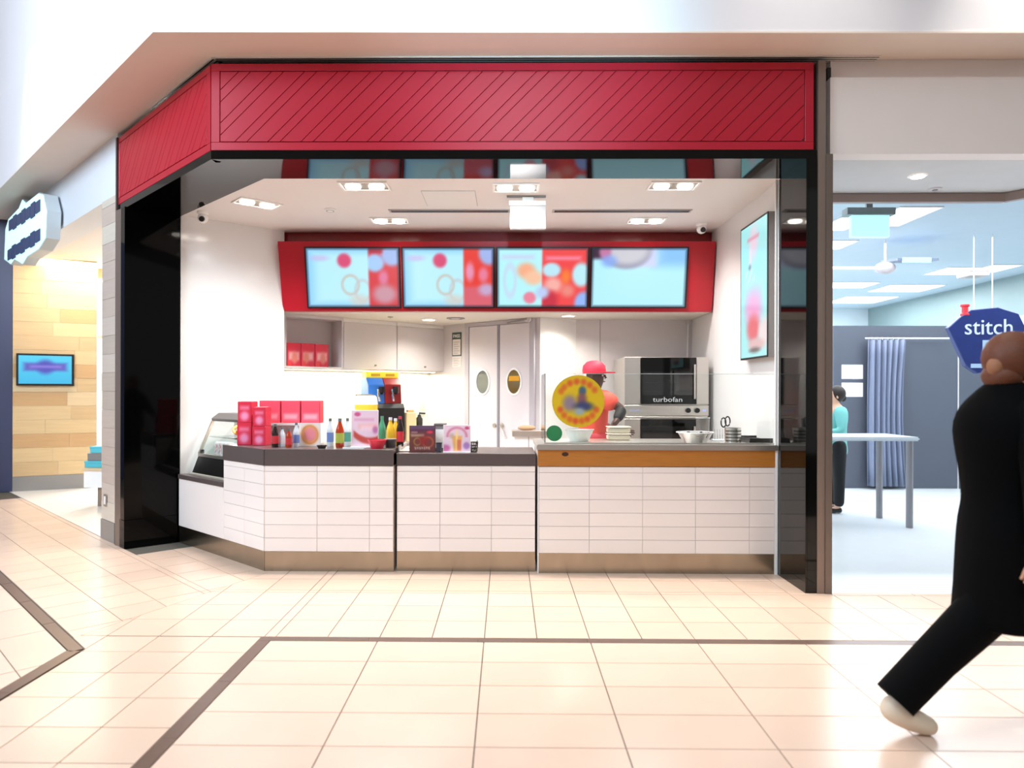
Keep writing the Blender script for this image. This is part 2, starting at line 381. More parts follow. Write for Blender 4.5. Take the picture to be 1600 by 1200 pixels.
MP, aP = frame_at(PM, PR); LP = math.hypot(PR[0]-PM[0], PR[1]-PM[1])
st('trim_9', MB().prism([PM, PR, (-3.30, 7.12), (-3.76, 6.84), (-3.705, 6.78)], .27, 3.249), m_blackj, 'broad black mirror gloss jamb left of the opening')
st('baseboard_left', MB().prism([(PM[0]+.003, PM[1]-.004), (PR[0]+.003, PR[1]-.004), (-3.30, 7.12), (-3.76, 6.84), (-3.705, 6.776)], 0, .266), m_blackj, 'black gloss base panel of the left jamb')
st('trim_10', MB().prism([(-3.72, 6.795), (-3.70, 6.775), (-3.69, 6.79), (-3.78, 6.88), (-3.80, 6.86)], 0, 3.249), m_bronze, 'slim bronze edge on the outer left jamb')
st('trim_11', MB().prism([(-3.828, 6.908), (-3.80, 6.88), (-3.77, 6.91), (-3.80, 6.94)], 0, 3.97), mat('dark_brown_edge', '#3c302c', .4), 'dark brown edge post left of the shop')

# ------------------------------------------------------------------ shop shell
ZC = 3.262
LW0 = (-3.27, 7.09); LW1 = (-2.45, 7.80)
RWX = 2.262
st('ceiling', MB().prism([(RWX+.1, 5.842), (RWX+.1, 7.95), (-2.7, 7.95), (-3.32, 7.15), I1, (I0[0], I0[1]+.006)], ZC, ZC+.06), mat('shop_ceiling_paint', '#e9e2de', .6, var=.01), 'white painted shop ceiling with recessed twin lights')
ML, aL = frame_at(LW0, LW1); LL = math.hypot(LW1[0]-LW0[0], LW1[1]-LW0[1])
st('wall_left', MB().box(0, LL, 0, .1, 0, ZC), m_gloss_white, 'glossy white side wall on the left of the shop', M=ML)
st('wall_right', MB().box(RWX, RWX+.05, 5.865, 8.8, 0, ZC), m_gloss_white, 'glossy white side wall on the right of the shop')
ZL = 2.38
K0 = (-2.505, 7.951); K1 = (-.833, 9.473)                     # cabinet face line
D0 = (-1.10, 9.70); D1 = (.397, 8.395)                       # door wall line
MK, aK = frame_at(K0, K1); LK = math.hypot(K1[0]-K0[0], K1[1]-K0[1])
MD, aD = frame_at(D0, D1); LD = math.hypot(D1[0]-D0[0], D1[1]-D0[1])
W2 = (.848, 8.688)
st('ceiling', MB().prism([(2.3, 7.86), (2.3, 8.8), (.8, 8.8), (.4, 8.5), (-1.0, 9.95), (-3.0, 8.2), (-2.5, 7.86)], ZL, ZL+.04), mat('kitchen_ceiling', '#d9d0c6', .6), 'low white ceiling behind the menu boards')
st('wall_back', MB().box(-.35, LK+.3, .285, .36, 0, ZL), m_gloss_white, 'white backsplash wall behind the drink counter', M=MK)
st('wall_door', MB().box(-.05, LD, 0, .08, 0, ZL), m_lgrey, 'pale grey angled wall holding the double doors', M=MD)
MW, aW = frame_at(D1, W2); LWW = math.hypot(W2[0]-D1[0], W2[1]-D1[1])
st('wall_column', MB().box(0, LWW, 0, .08, 0, ZL), m_gloss_white, 'narrow white wall right of the double doors', M=MW)
st('wall_oven', MB().box(W2[0], RWX, 8.69, 8.76, 0, ZL), m_lgrey, 'pale grey wall panel behind the ovens')
st('trim_12', MB().box(1.14, 1.146, 8.684, 8.69, 0, ZL), m_grey, 'thin joint line on the wall behind the ovens')
st('wall_outer', MB().box(-4.6, 2.42, 10.4, 10.5, 0, ZS), m_white, 'plain rear wall closing the shop behind the kitchen')
st('wall_outer', MB().box(0, 3.4, 0, .05, 0, ZS), m_white, 'plain party wall behind the left kitchen', M=frame_at((-3.35, 7.15), (-4.5, 10.4))[0])
st('wall_party', MB().box(2.33, 2.40, 5.55, 17, 0, ZS), mat('store_wall', '#d5dbe0', .6), 'plain party wall between shop and clothing store')

# ------------------------------------------------------------------ ceiling fittings
def twin(u, v, w, d, label, rz=0, en=78):
    p = onZ(u, v, ZC); t = thing('twin_downlight', label, 'ceiling light', (p.x, p.y, ZC), rz, 'twin recessed downlights')
    fr = MB(); a, b = w/2, d/2
    for q in ((-a, a, -b, -b+.018), (-a, a, b-.018, b), (-a, -a+.018, -b+.018, b-.018), (a-.018, a, -b+.018, b-.018)): fr.box(*q, -.012, .0)
    fr.build('trim_frame', m_mark, t)
    box('housing', mat('downlight_housing', '#857c74', .5, .2), t, -a+.018, a-.018, -b+.018, b-.018, -.004, -.0005)
    for s in (-1, 1):
        x = s*w*.24
        MB().lathe([(.0, -.0235), (.062, -.0235), (.066, -.016), (.066, -.0045)], (x, 0, 0)).build('lamp', m_lamp, t, smooth=True)
        spot('downlight_beam', (p.x+x*math.cos(rz), p.y+x*math.sin(rz), ZC-.05), (p.x+x*math.cos(rz), p.y-.12+x*math.sin(rz), 0), en, 150, 1.0, (1, .955, .925), .06)
twin(570, 290, .42, .25, 'twin recessed downlight at the front left of the shop ceiling')
twin(806, 292.5, .40, .25, 'twin recessed downlight above the blank hanging sign')
twin(1052, 289.5, .42, .25, 'twin recessed downlight at the front right of the shop ceiling')
twin(609, 344, .38, .25, 'twin recessed downlight just before the left menu screens')
twin(1010, 344, .38, .25, 'twin recessed downlight just before the right menu screen')
twin(402, 317, .40, .25, 'twin recessed downlight turned at an angle near the left corner', R_(42))
for u0, u1, v, lab in ((608, 797, 329, 'slim ceiling slot vent left of the blank hanging sign'), (863, 1080, 329, 'slim ceiling slot vent right of the blank hanging sign')):
    a = onZ(u0, v, ZC); b = onZ(u1, v, ZC); t = thing('slot_vent', lab, 'vent', ((a.x+b.x)/2, a.y, ZC)); L = (b.x-a.x)/2
    box('frame', mat('vent_frame', '#bdb2ac', .5), t, -L, L, -.055, .055, -.008, 0)
    for k in (-1, 0, 1): box('slot', m_blackm, t, -L+.02, L-.02, k*.03-.009, k*.03+.009, -.0095, -.007)
p = onZ(516, 327, ZC); t = thing('smoke_detector', 'small round white detector on the left shop ceiling', 'detector', (p.x, p.y, ZC))
MB().lathe([(0, -.018), (.045, -.018), (.055, -.008), (.055, 0)]).build('cover', m_mark, t, smooth=True)
MB().lathe([(.03, -.0195), (.04, -.0195), (.04, -.017), (.03, -.017)]).build('vent_ring', m_grey, t, smooth=True)
a = onZ(660, 302, ZC); b = onZ(745, 318, ZC)
t = thing('access_panel', 'flush ceiling access panel left of the blank hanging sign', 'panel', ((a.x+b.x)/2, (a.y+b.y)/2, ZC))
box('panel_door', m_white, t, (a.x-b.x)/2, (b.x-a.x)/2, -.25, .25, -.004, 0)
box('joint', m_grey, t, (a.x-b.x)/2-.004, (b.x-a.x)/2+.004, -.254, .254, -.002, 0)
a = onY(797, 321.5, 6.36); b = onY(853, 357, 6.36)
t = thing('hanging_sign_box', 'blank white sign box hanging from the middle of the shop ceiling', 'sign', ((a.x+b.x)/2, 6.36, ZC)); hw = (b.x-a.x)/2
MB().box(-hw, hw, 0, .055, b.z-ZC, a.z-ZC).build('sign_body', mat('sign_white', '#e6e6ea', .3), t, bev=.004)
MB().box(-hw-.01, hw+.0, -.01, .075, a.z-ZC, a.z-ZC+.045).build('canopy', m_mark, t, bev=.004)
box('mounting_plate', m_grey, t, -hw-.03, hw, .02, .06, -.012, 0); box('stem', m_mark, t, -.05, .05, .03, .05, -.06, -.01)
def camera_dome(u, v, y, lab, wallm):
    p = onY(u, v, y); t = thing('security_camera', lab, 'camera', (p.x, p.y, ZC))
    MB().lathe([(.055, 0), (.055, -.02), (.04, -.03), (0, -.03)]).build('mount', m_mark, t, smooth=True)
    dz = p.z-ZC
    MB().ell((0, 0, dz), (.05, .05, .05)).build('dome', m_mark, t, smooth=True)
    MB().cyl((0, 0, -.02), (0, 0, dz), .03).build('neck', m_mark, t, smooth=True)
    MB().cyl((.006, -.036, dz-.014), (.008, -.056, dz-.022), .028, .024).build('lens', m_blackm, t, smooth=True)
camera_dome(317, 341, 6.95, 'white security camera under the ceiling at the left corner', 0)
camera_dome(1096, 358, 7.45, 'white security camera under the ceiling above the right menu end', 0)

# ------------------------------------------------------------------ menu bulkhead and screens
st('wall_bulkhead', MB().box(-2.47, RWX-.002, 7.86, 7.94, ZL+.002, ZC-.002), m_dred, 'dark red bulkhead band above the menu boards')
PT = Vector((0, 7.65, 3.12)); PB = Vector((0, 7.80, 2.378)); dn = (PB-PT).normalized(); nrm = Vector((0, dn.z, -dn.y)); 
if nrm.y > 0: nrm = -nrm
t = thing('menu_board', 'tilted red menu board panel holding four lit screens', 'menu board', (0, 7.65, 2.378))
mb = MB(); xl, xr = -2.478, 2.246
mb.poly8([(xl+.012, 7.80, 2.382), (xr, 7.80, 2.382), (xr, 7.858, 2.382), (xl+.012, 7.858, 2.382), (xl, 7.65, 3.12), (xr, 7.65, 3.12), (xr, 7.858, 3.12), (xl, 7.858, 3.12)])
mb.build('panel', m_redp, t, world=True, bev=.003)
CY_ = (178, 236, 255)
def scr(k):
    def f(x, y):
        c = mixc((150, 215, 255), (190, 243, 255), sm(min(x*6, y*6, (1-y)*6, 1)))
        if k < 2:
            c = blob(c, x, y, .14, .83, .1, .05, (205, 190, 240), .6, .7)
            c = blob(c, x, y, .41, .79, .075, .12, (222, 80, 122), .3)
            c = ring(c, x, y, .47, .38, .09, .16, .28, (205, 190, 175), .8); c = ring(c, x, y, .60, .28, .08, .18, .3, (200, 200, 205), .7)
            c = blob(c, x, y, .56, .12, .1, .1, (215, 210, 200), .6, .7)
            if k == 0:
                r = (218, 52, 62); r = blob(r, x, y, .74, .75, .1, .15, (165, 205, 250), .3); r = blob(r, x, y, .93, .88, .12, .18, (165, 190, 240), .3)
                r = bar(r, x, y, .66, .82, .92, 1.1, (175, 50, 70), .05); r = blob(r, x, y, .83, .5, .05, .12, (225, 120, 160), .6); r = blob(r, x, y, .84, .22, .13, .16, (205, 150, 165), .5)
            else:
                r = (236, 66, 58); r = blob(r, x, y, .95, .92, .11, .2, (165, 185, 240), .3); r = blob(r, x, y, .74, .6, .045, .15, (235, 150, 185), .6); r = blob(r, x, y, .89, .55, .05, .12, (235, 130, 160), .6)
                r = bar(r, x, y, .66, 1.1, -.1, .35, (222, 100, 115), .1); r = blob(r, x, y, .92, .3, .08, .1, (200, 170, 210), .6)
            c = mixc(c, r, sm((x-.655)/.03))
        elif k == 2:
            c = (185, 248, 255); c = bar(c, x, y, .06, .4, .82, .88, (205, 215, 245), .1)
            u = x+.35*(y-.6)
            c = blob(c, x, y, .32, .62, .10, .13, (250, 178, 140), .5); c = blob(c, x, y, .40, .50, .10, .12, (250, 200, 165), .5); c = blob(c, x, y, .36, .16, .07, .1, (238, 135, 160), .3)
            c = ring(c, x, y, .14, .45, .06, .25, .5, (205, 220, 245), .8)
            r = (245, 74, 76); r = bar(r, x, y, .54, .92, .80, .86, (250, 140, 165), .08)
            r = blob(r, x, y, .60, .63, .1, .12, (190, 235, 250), .3); r = blob(r, x, y, .93, .55, .1, .2, (190, 240, 250), .3); r = blob(r, x, y, .62, .38, .1, .13, (250, 180, 170), .6); r = blob(r, x, y, .76, .52, .05, .12, (252, 130, 60), .7)
            r = blob(r, x, y, .96, .06, .1, .2, (150, 185, 250), .3); r = blob(r, x, y, .58, .12, .09, .16, (205, 50, 70), .5); r = blob(r, x, y, .78, .28, .07, .1, (240, 140, 130), .7)
            c = mixc(c, r, sm((x-.48)/.03)); c = blob(c, x, y, .5, .25, .07, .1, (190, 210, 250), .6)
        else:
            c = (184, 243, 255); c = bar(c, x, y, .68, 1.1, .7, 1.1, (140, 200, 255), .25)
            c = bar(c, x, y, -.1, .14, .82, 1.1, (60, 30, 60), .1); c = bar(c, x, y, .45, .68, .68, 1.1, (208, 216, 250), .1)
            c = blob(c, x, y, .36, .95, .26, .30, (150, 150, 175), .15); c = blob(c, x, y, .36, .97, .24, .24, (205, 205, 215), .3); c = blob(c, x, y, .14, .93, .06, .12, (200, 120, 165), .5)
            c = blob(c, x, y, .18, .78, .08, .1, (130, 170, 250), .6, .8)
        e = sm(min(x, 1-x, y*.6, (1-y)*.6)/.03); return mixc((30, 40, 60), c, .25+.75*e)
    return f
us = [475, 626, 774, 922, 1077]; n0 = nrm
labs = ['first menu screen from the left, pale with a pretzel and red column', 'second menu screen from the left, pale with pretzel and orange red column', 'third menu screen, pale left half and red food picture right', 'rightmost menu screen, plain pale blue with a grey plate above']
for k in range(4):
    A = onP(us[k]+1, 387.5, PT, nrm); B = onP(us[k+1]-1, 387.5, PT, nrm); Cc = onP((us[k]+us[k+1])/2, 479.5, PT, nrm)
    w = B.x-A.x; h = (A-Cc).dot(-dn)*1.0; h = abs(h); s0 = -1
    t = thing('menu_screen', labs[k], 'screen', ((A.x+B.x)/2, Cc.y, Cc.z), 0, 'menu screens')
    tilt = -math.atan2(nrm.z, -nrm.y)
    RX = Matrix.Rotation(tilt, 4, 'X'); 
    box_ = MB().box(-w/2, w/2, -.02, -.001, -.012, h+.012); box_.build('housing', m_blackm, t, M=RX)
    art('display', w-.03, h, scr(k), m_screen, t, RX @ Matrix.Translation((0, -.0215, 0)), 64, 40)

# ------------------------------------------------------------------ kitchen lights
for u, v, lab, rr in ((670, 499, 'round kitchen downlight above the sink corner', .075), (888, 493, 'round kitchen downlight above the narrow white wall', .07)):
    p = onZ(u, v, ZL); t = thing('round_downlight', lab, 'ceiling light', (p.x, p.y, ZL))
    MB().lathe([(rr+.03, 0), (rr+.03, -.006), (rr, -.01), (rr, 0)]).build('trim_ring', m_mark, t, smooth=True)
    MB().lathe([(0, -.007), (rr, -.007), (rr, -.002)]).build('lamp', m_lamp, t, smooth=True)
    spot('kitchen_beam', (p.x, p.y, ZL-.03), (p.x, p.y, 0), 58, 150, .8, (1, .97, .86), .07)
p = onZ(712, 497, ZL); t = thing('round_vent', 'round grey exhaust vent in the low kitchen ceiling', 'vent', (p.x, p.y, ZL))
MB().lathe([(.11, 0), (.11, -.008), (.085, -.012), (.085, -.004), (0, -.004)]).build('collar', m_grey, t, smooth=True)
MB().lathe([(0, -.012), (.05, -.012), (.055, -.006), (.055, -.004)]).build('disc', m_lgrey, t, smooth=True)
p = onZ(610, 495, ZL); t = thing('sprinkler_cap', 'tiny dark sprinkler cap in the low kitchen ceiling', 'sprinkler', (p.x, p.y, ZL))
MB().lathe([(0, -.008), (.03, -.008), (.035, 0)]).build('cap', m_grey, t, smooth=True); MB().cyl((0, 0, -.02), (0, 0, -.007), .008).build('stem', m_chrome, t)

# ------------------------------------------------------------------ upper cabinets (local frame: x along K0->K1, y into the wall)
def kx(u, v=540): q = MK.inverted() @ onL(u, v, K0, K1); return q.x
CB0, CB1 = 1.765, ZL-.002
x0, x1, x2, x3 = .0, kx(537), kx(620.5), kx(694)
def cabinet(name, label, loc): return thing(name, label, 'cabinet', loc, aK)
tk = cabinet('open_wall_cabinet', 'open white wall cabinet with stacked red cartons inside', MK @ Vector((x0, 0, CB0)))
H = CB1-CB0; w = x1-x0-.004
for q in ((0, .035, 0, .275, 0, H), (w-.02, w, 0, .275, 0, H), (.035, w-.02, 0, .275, H-.035, H), (.035, w-.02, 0, .275, 0, .02)): MB().box(*q).build('panel', m_lgrey, tk)
box('back_panel', m_lgrey, tk, .035, w-.02, .262, .275, .02, H-.035)
for a, b, lab in ((x1, x2, 'closed white wall cabinet beside the open one'), (x2, x3, 'closed white wall cabinet nearest the double doors')):
    tk = cabinet('wall_cabinet', lab, MK @ Vector((a, 0, CB0))); w = b-a-.004
    MB().box(0, w, .02, .275, .0, H).build('body', m_lgrey, tk)
    MB().box(.002, w-.002, 0, .018, .004, H-.05).build('door', m_lgrey, tk, bev=.002)
    MB().box(.0, w, .004, .018, H-.048, H).build('filler_panel', m_white, tk)
    MB().cyl((w*.58, -.022, .055), (w*.58, 0, .055), .011).build('knob', m_grey, tk, smooth=True)
# cartons inside the open cabinet
def carton_art(seed):
    rnd = random.Random(seed); bx = rnd.uniform(.3, .6)
    def f(x, y):
        c = (196, 36, 58); c = bar(c, x, y, .1, .9, .25, .62, (226, 190, 188), .2, .8); c = blob(c, x, y, bx, .36, .22, .26, (205, 118, 105), .5); return bar(c, x, y, -.1, .3, -.1, .2, (214, 62, 62), .1)
    return f
def rcarton(loc, rz, w, d, h, label, fn, group, body=None):
    t = thing('red_carton', label, 'carton', loc, rz, group)
    MB().box(-w/2, w/2, 0, d, 0, h).build('box', body or mat('red_card', '#d33248', .5), t, bev=.003)
    art('printed_front', w-.008, h-.006, fn, m_print, t, Matrix.Translation((0, -.0012, .003)), 14, 14)
    MB().box(-w/2+.004, w/2-.004, d*.45, d*.55, h, h+.002).build('lid_seam', mat('carton_tape', '#e7c9c4', .5), t)
    return t
for i, lab in enumerate(('red carton at the left inside the open wall cabinet', 'red carton with a pale picture in the middle of the open cabinet', 'red carton at the right inside the open wall cabinet')):
    p = MK @ Vector((.055+.17/2+i*.175, .03, CB0+.021)); rcarton(p, aK, .168, .2, .265, lab, carton_art(i), 'cartons in the open cabinet')
# under cabinet glow: LED bars under the cabinets
t = thing('under_cabinet_light', 'thin warm light strip under the wall cabinets', 'light', MK @ Vector((x3/2, .14, CB0)), aK)
box('profile', m_mark, t, -x3/2+.05, x3/2-.05, -.02, .02, -.010, -.001); box('diffuser', mat('led_strip', '#fff6c8', .5, emit=5), t, -x3/2+.06, x3/2-.06, -.014, .014, -.014, -.0095)
area('under_cabinet_beam', MK @ Vector((x3/2, .14, CB0-.03)), MK @ Vector((x3/2, .16, .9)), x3-.2, .05, 26, (1, .95, .66)).rotation_euler.rotate_axis('Z', 0)
bpy.data.objects['under_cabinet_beam'].rotation_euler = (0, 0, aK)

# back counter under the cabinets
t = thing('back_counter', 'white back counter under the wall cabinets', 'counter', MK @ Vector((0, 0, 0)), aK)
box('body', m_lgrey, t, .06, x3-.42, -.28, .28, 0, .86); MB().box(.05, x3-.4, -.32, .284, .86, .9).build('worktop', m_steel, t, bev=.004)
for k in range(3): MB().box(.08+k*.55, .08+k*.55+.53, -.3, -.281, .08, .84).build('door', m_lgrey, t, bev=.002)

# ------------------------------------------------------------------ double doors (local frame of the door wall, y into wall)
def dx(u, v=560): return (MD.inverted() @ onL(u, v, D0, D1)).x
def dz(u, v): return onL(u, v, D0, D1).z
xa, xb, xc, xd = dx(735.6), dx(779.5), dx(783), dx(830)
ZDoor = dz(735, 512)
fr = MB(); z0 = ZDoor+.004
fr.box(xa-.075, xa-.004, -.035, 0, 0, z0+.05); fr.box(xd+.004, xd+.07, -.035, 0, 0, z0+.05); fr.box(xa-.004, xd+.004, -.035, 0, z0, z0+.05)
st('trim_13', fr, mat('door_frame_grey', '#b3adb4', .4), 'grey steel frame around the double doors', M=MD)
def leaf(name, label, a, b, mirror):
    t = thing(name, label, 'door', MD @ Vector((a, 0, 0)), aD, kind='structure'); w = b-a
    MB().box(.002, w-.002, -.03, -.004, .01, ZDoor).build('door_leaf', mat('door_paint', '#d9d2d6', .3, var=.01), t, bev=.002)
    cx, cz = w*.50, dz((735+779)/2, 597)
    ov = MB(); n = 28
    for q in range(n):
        a0, a1 = 2*math.pi*q/n, 2*math.pi*(q+1)/n
        P = lambda an, k, y: (cx+k*.105*math.cos(an), y, cz+k*.145*math.sin(an))
        ov.poly8([P(a0, 1, -.031), P(a1, 1, -.031), P(a1, 1.18, -.031), P(a0, 1.18, -.031), P(a0, 1, -.042), P(a1, 1, -.042), P(a1, 1.14, -.042), P(a0, 1.14, -.042)])
    ov.build('porthole_frame', m_mark, t)
    def g(x, y):
        if mirror: c = (70, 75, 95); c = bar(c, x, y, -.1, 1.1, .42, .8, (226, 170, 40), .08); return bar(c, x, y, .2, 1.2, .62, .68, (250, 205, 70), .1)
        c = (140, 145, 142); return bar(c, x, y, -.1, 1.1, .5, 1.1, (125, 112, 104), .05)
    nn = 32; me = bpy.data.meshes.new('porthole_glass')
    vs = [(cx, -.034, cz)] + [(cx+r*.105*math.cos(2*math.pi*q/nn), -.034, cz+r*.145*math.sin(2*math.pi*q/nn)) for r in (.5, 1.01) for q in range(nn)]
    fs = [(0, 1+q, 1+(q+1) % nn) for q in range(nn)] + [(1+q, 1+nn+q, 1+nn+(q+1) % nn, 1+(q+1) % nn) for q in range(nn)]
    MB().lathe([(0, 0), (.106, 0), (.106, .003), (0, .003)], n=32).build('porthole_glass', mat('porthole_amber' if mirror else 'porthole_grey', '#6a5a34' if mirror else '#5d615e', .08, spec=.6), t, M=Matrix.Translation((cx, -.0315, cz)) @ Matrix.Diagonal((1, 1, 1.38, 1)) @ Matrix.Rotation(R_(90), 4, 'X'))
    if mirror:
        MB().prism([(-.085, .01), (.085, .01), (.08, .07), (-.08, .07)], -.002, 0, 'y').build('porthole_yellow_patch', mat('amber_patch', '#d79a22', .3), t, M=Matrix.Translation((cx, -.0346, cz)))  # flat yellow patch on the face of the right porthole
        hz = dz(788, 665)
        MB().cyl((.05, -.045, hz), (.05, -.03, hz), .032).build('handle_rose', m_steel, t, smooth=True)
        MB().tube([(.05, -.045, hz), (.05, -.075, hz-.005), (.075, -.08, hz-.03), (.115, -.08, hz-.13)], .012).build('lever_handle', m_steel, t, smooth=True)
    else:
        hz = dz(788, 665); MB().cyl((w-.035, -.052, hz), (w-.035, -.03, hz), .026).build('door_knob', m_steel, t, smooth=True)
leaf('door_1', 'left white door leaf with a grey oval porthole', xa, xb, 0)
leaf('door_2', 'right white door leaf with an amber oval porthole and lever handle', xc, xd, 1)
st('trim_14', MB().box(xb+.002, xc-.002, -.036, -.003, .01, ZDoor), mat('door_seal', '#8d8790', .5), 'dark seal strip between the two door leaves', M=MD)
t = thing('door_closer', 'grey door closer above the right door leaf', 'door closer', MD @ Vector((dx(829), -.05, dz(829, 499))), aD)
MB().cyl((0, -.02, 0), (0, .014, 0), .04).build('wheel', m_lgrey, t, smooth=True); MB().tube([(0, -.02, -.0), (-.3, -.03, -.03)], .008).build('arm', m_grey, t)
# notices on the door wall
x = dx(714); zt, zb = dz(706, 520), dz(722, 556); wdt = .12
t = thing('pass_notice', 'green headed PASS inspection notice on the wall beside the doors', 'notice', MD @ Vector((x, -.001, zb)), aD); h = zt-zb
box('backing', mat('dark_green_card', '#3b5247', .5), t, -.085, .085, -.006, 0, 0, h)
def pnote(x, y):
    c = (232, 224, 220)
    for k in range(6): c = bar(c, x, y, .12, .86 if k % 2 else .7, .1+k*.14, .14+k*.14, (150, 140, 140), .05, .8)
    return c
art('paper', .145, h*.66, pnote, m_print, t, Matrix.Translation((0, -.0068, .014)), 20, 24)
text('PASS', .062, m_mark, t, (0, -.0075, h*.84))
zt, zb = dz(714, 557.5), dz(714, 573); t = thing('paper_notice', 'plain white paper notice under the PASS sign', 'notice', MD @ Vector((x, -.001, zb)), aD)
art('print', .16, zt-zb, pnote, m_print, t, Matrix.Translation((0, -.004, 0)), 18, 18); box('sheet', m_mark, t, -.082, .082, -.003, 0, -.002, zt-zb+.002)
# shelf with bread
a = onY(802, 679, 8.2)
t = thing('wall_shelf', 'narrow stainless side shelf in front of the double doors', 'shelf', (a.x, 7.75, 0))
b = onY(862, 679, 7.75); a = onY(800, 673, 7.75); c_ = onY(800, 682.5, 7.75); L = b.x-a.x
MB().box(0, L, 0, .32, c_.z, a.z).build('shelf_top', m_steel, t, bev=.004, M=Matrix.Translation((a.x-t.location.x, 0, 0))); MB().box(.03, L-.03, .03, .3, 0, c_.z).build('base_cabinet', m_white, t, M=Matrix.Translation((a.x-t.location.x, 0, 0)))
MB().box(.18, .186, .027, .03, .05, c_.z).build('joint', m_grey, t, M=Matrix.Translation((a.x-t.location.x, 0, 0)))
p = onY(823, 672, 7.85); t = thing('bread_loaf', 'small brown bread loaf on the steel side shelf', 'bread', (p.x, 7.9, a.z))
MB().ell((0, 0, .025), (.1, .05, .028)).build('crust', mat('bread_crust', '#b08a68', .7, var=.15, scale=20), t, smooth=True); MB().box(-.05, .05, -.004, .004, .0505, .054).build('score', mat('bread_crumb', '#d8b890', .8), t)

# ------------------------------------------------------------------ service counters
def kick_band(mb_parent, *a): return box('kick_plate', m_kick, mb_parent, *a)
def tiles(parent, x0, x1, cols, rows, M=None, skip=None, y=-.012):
    for i in range(len(cols)-1):
        for j in range(len(rows)-1):
            if skip and skip(cols[i], cols[i+1], rows[j], rows[j+1]): continue
            MB().box(cols[i]+.0012, cols[i+1]-.0012, y, .0, rows[j]+.0012, rows[j+1]-.0012).build('wall_tile', m_ctile, parent, bev=.0012, M=M)
rows = [.166, .277, .388, .499, .610, .721, .832, .880]
YC = 5.905
st('floor', MB().prism([(2.24, 5.97), (2.24, 8.69), (.85, 8.69), (.40, 8.39), (-.9, 9.5), (-2.6, 7.9), (-3.2, 7.15), (-2.0, 5.97)], -.004, .001), mat('kitchen_floor', '#d2cfcc', .35, var=.03), 'pale kitchen floor behind the counters')
# left counter
t = thing('service_counter', 'white tiled left service counter with grey top and angled wing', 'counter', (-2.01, YC, 0)); TL = t
XR = 1.075                                                   # local: front run 0..XR
MB().box(0, XR, 0, .7, .0, .98).build('body', m_cgrout, t)
MB().box(-.0, XR, -.022, .72, .882, 1.018).build('countertop', m_ctop, t, bev=.003)
MB().box(.0, XR, -.006, 0, .0, .164).build('kick_plate', m_kick, t)
tiles(t, 0, XR, [0, .437, .874, XR-.002], rows)
AL = 1.655; MAW = Matrix.Rotation(math.atan2(-1.12, 1.235), 4, 'Z')
HS = -.715
MB().box(HS, 0, 0, .55, 0, .98).build('body', m_cgrout, t, M=MAW)
MB().box(HS, .009, -.022, .6, .882, 1.0175).build('countertop', m_ctop, t, bev=.003, M=MAW)
MB().box(-AL, HS-.001, 0, .55, 0, .632).build('ledge_body', m_cgrout, t, M=MAW)
MB().box(-AL, HS-.001, -.022, .57, .634, .676).build('ledge_top', m_ctop, t, bev=.002, M=MAW)
MB().box(-AL, 0, -.006, 0, 0, .164).build('kick_plate', m_kick, t, M=MAW)
tiles(t, 0, 0, [HS+.002, -.33, 0], rows, M=MAW)
MB().box(-AL, HS, -.012, 0, .166, .632).build('side_panel', m_ctile, t, M=MAW, bev=.002)
# middle counter
x0 = onY(620, 800, 5.93).x; x1 = onY(836.5, 800, 5.93).x
t = thing('service_counter', 'white tiled middle counter section, lowest of the three', 'counter', (x0, 5.93, 0)); L = x1-x0
MB().box(.004, L-.004, 0, .65, .0, .95).build('body', m_cgrout, t)
MB().box(0, L, -.022, .68, .887, .985).build('countertop', m_ctop, t, bev=.003)
MB().box(.002, L-.002, -.006, 0, 0, .166).build('kick_plate', m_kick, t)
tiles(t, 0, 0, [.002, .362, .792, L-.002], rows)
# right counter
x0 = onY(840, 800, 5.89).x; x1 = 2.214
t = thing('service_counter', 'white tiled right counter with honey wood band and steel top', 'counter', (x0, 5.89, 0)); L = x1-x0
MB().box(.0, L, 0, .7, .0, 1.0).build('body', m_cgrout, t)
MB().box(0, L, -.02, .0, .885, 1.02).build('wood_band', m_wood, t, bev=.002)
MB().ell((.225, -.0202, .985), (.028, .002, .018)).build('wood_knot', mat('dark_knot', '#3a1a0a', .5), t)
MB().box(-.01, L+.02, -.045, .75, 1.021, 1.066).build('steel_top', m_steel, t, bev=.006, seg=2)
MB().box(.002, L, -.006, 0, 0, .166).build('kick_plate', m_kick, t)
MB().box(.0, .008, -.012, 0, .0, .885).build('corner_trim', m_mark, t)
tiles(t, 0, 0, [.01, .426, .866, 1.302, 1.745, L-.002], rows)

# ------------------------------------------------------------------ sneeze guard glass
gx0 = onY(851, 640, 5.93).x
t = thing('sneeze_guard', 'clear glass sneeze guard standing on the right counter', 'sneeze guard', (gx0, 5.93, 1.066)); gw = 2.235-gx0; gh = onY(900, 583.5, 5.93).z-1.066
MB().box(.008, gw, 0, .008, .01, gh-.0035).build('front_pane', m_glass, t); MB().box(0, .008, .0, .62, .01, gh).build('side_pane', glass('edge_glass', (.8, .86, .86), 1.2), t)
MB().box(.008, gw, .0, .008, gh-.0032, gh).build('top_edge', mat('glass_edge', '#cfd8d4', .2), t); MB().box(0, gw, -.012, .02, 0, .012).build('base_channel', m_steel, t)
MB().box(-.002, .0, -.002, .01, 0, gh).build('edge_trim', mat('glass_edge_side', '#8d9290', .2), t)

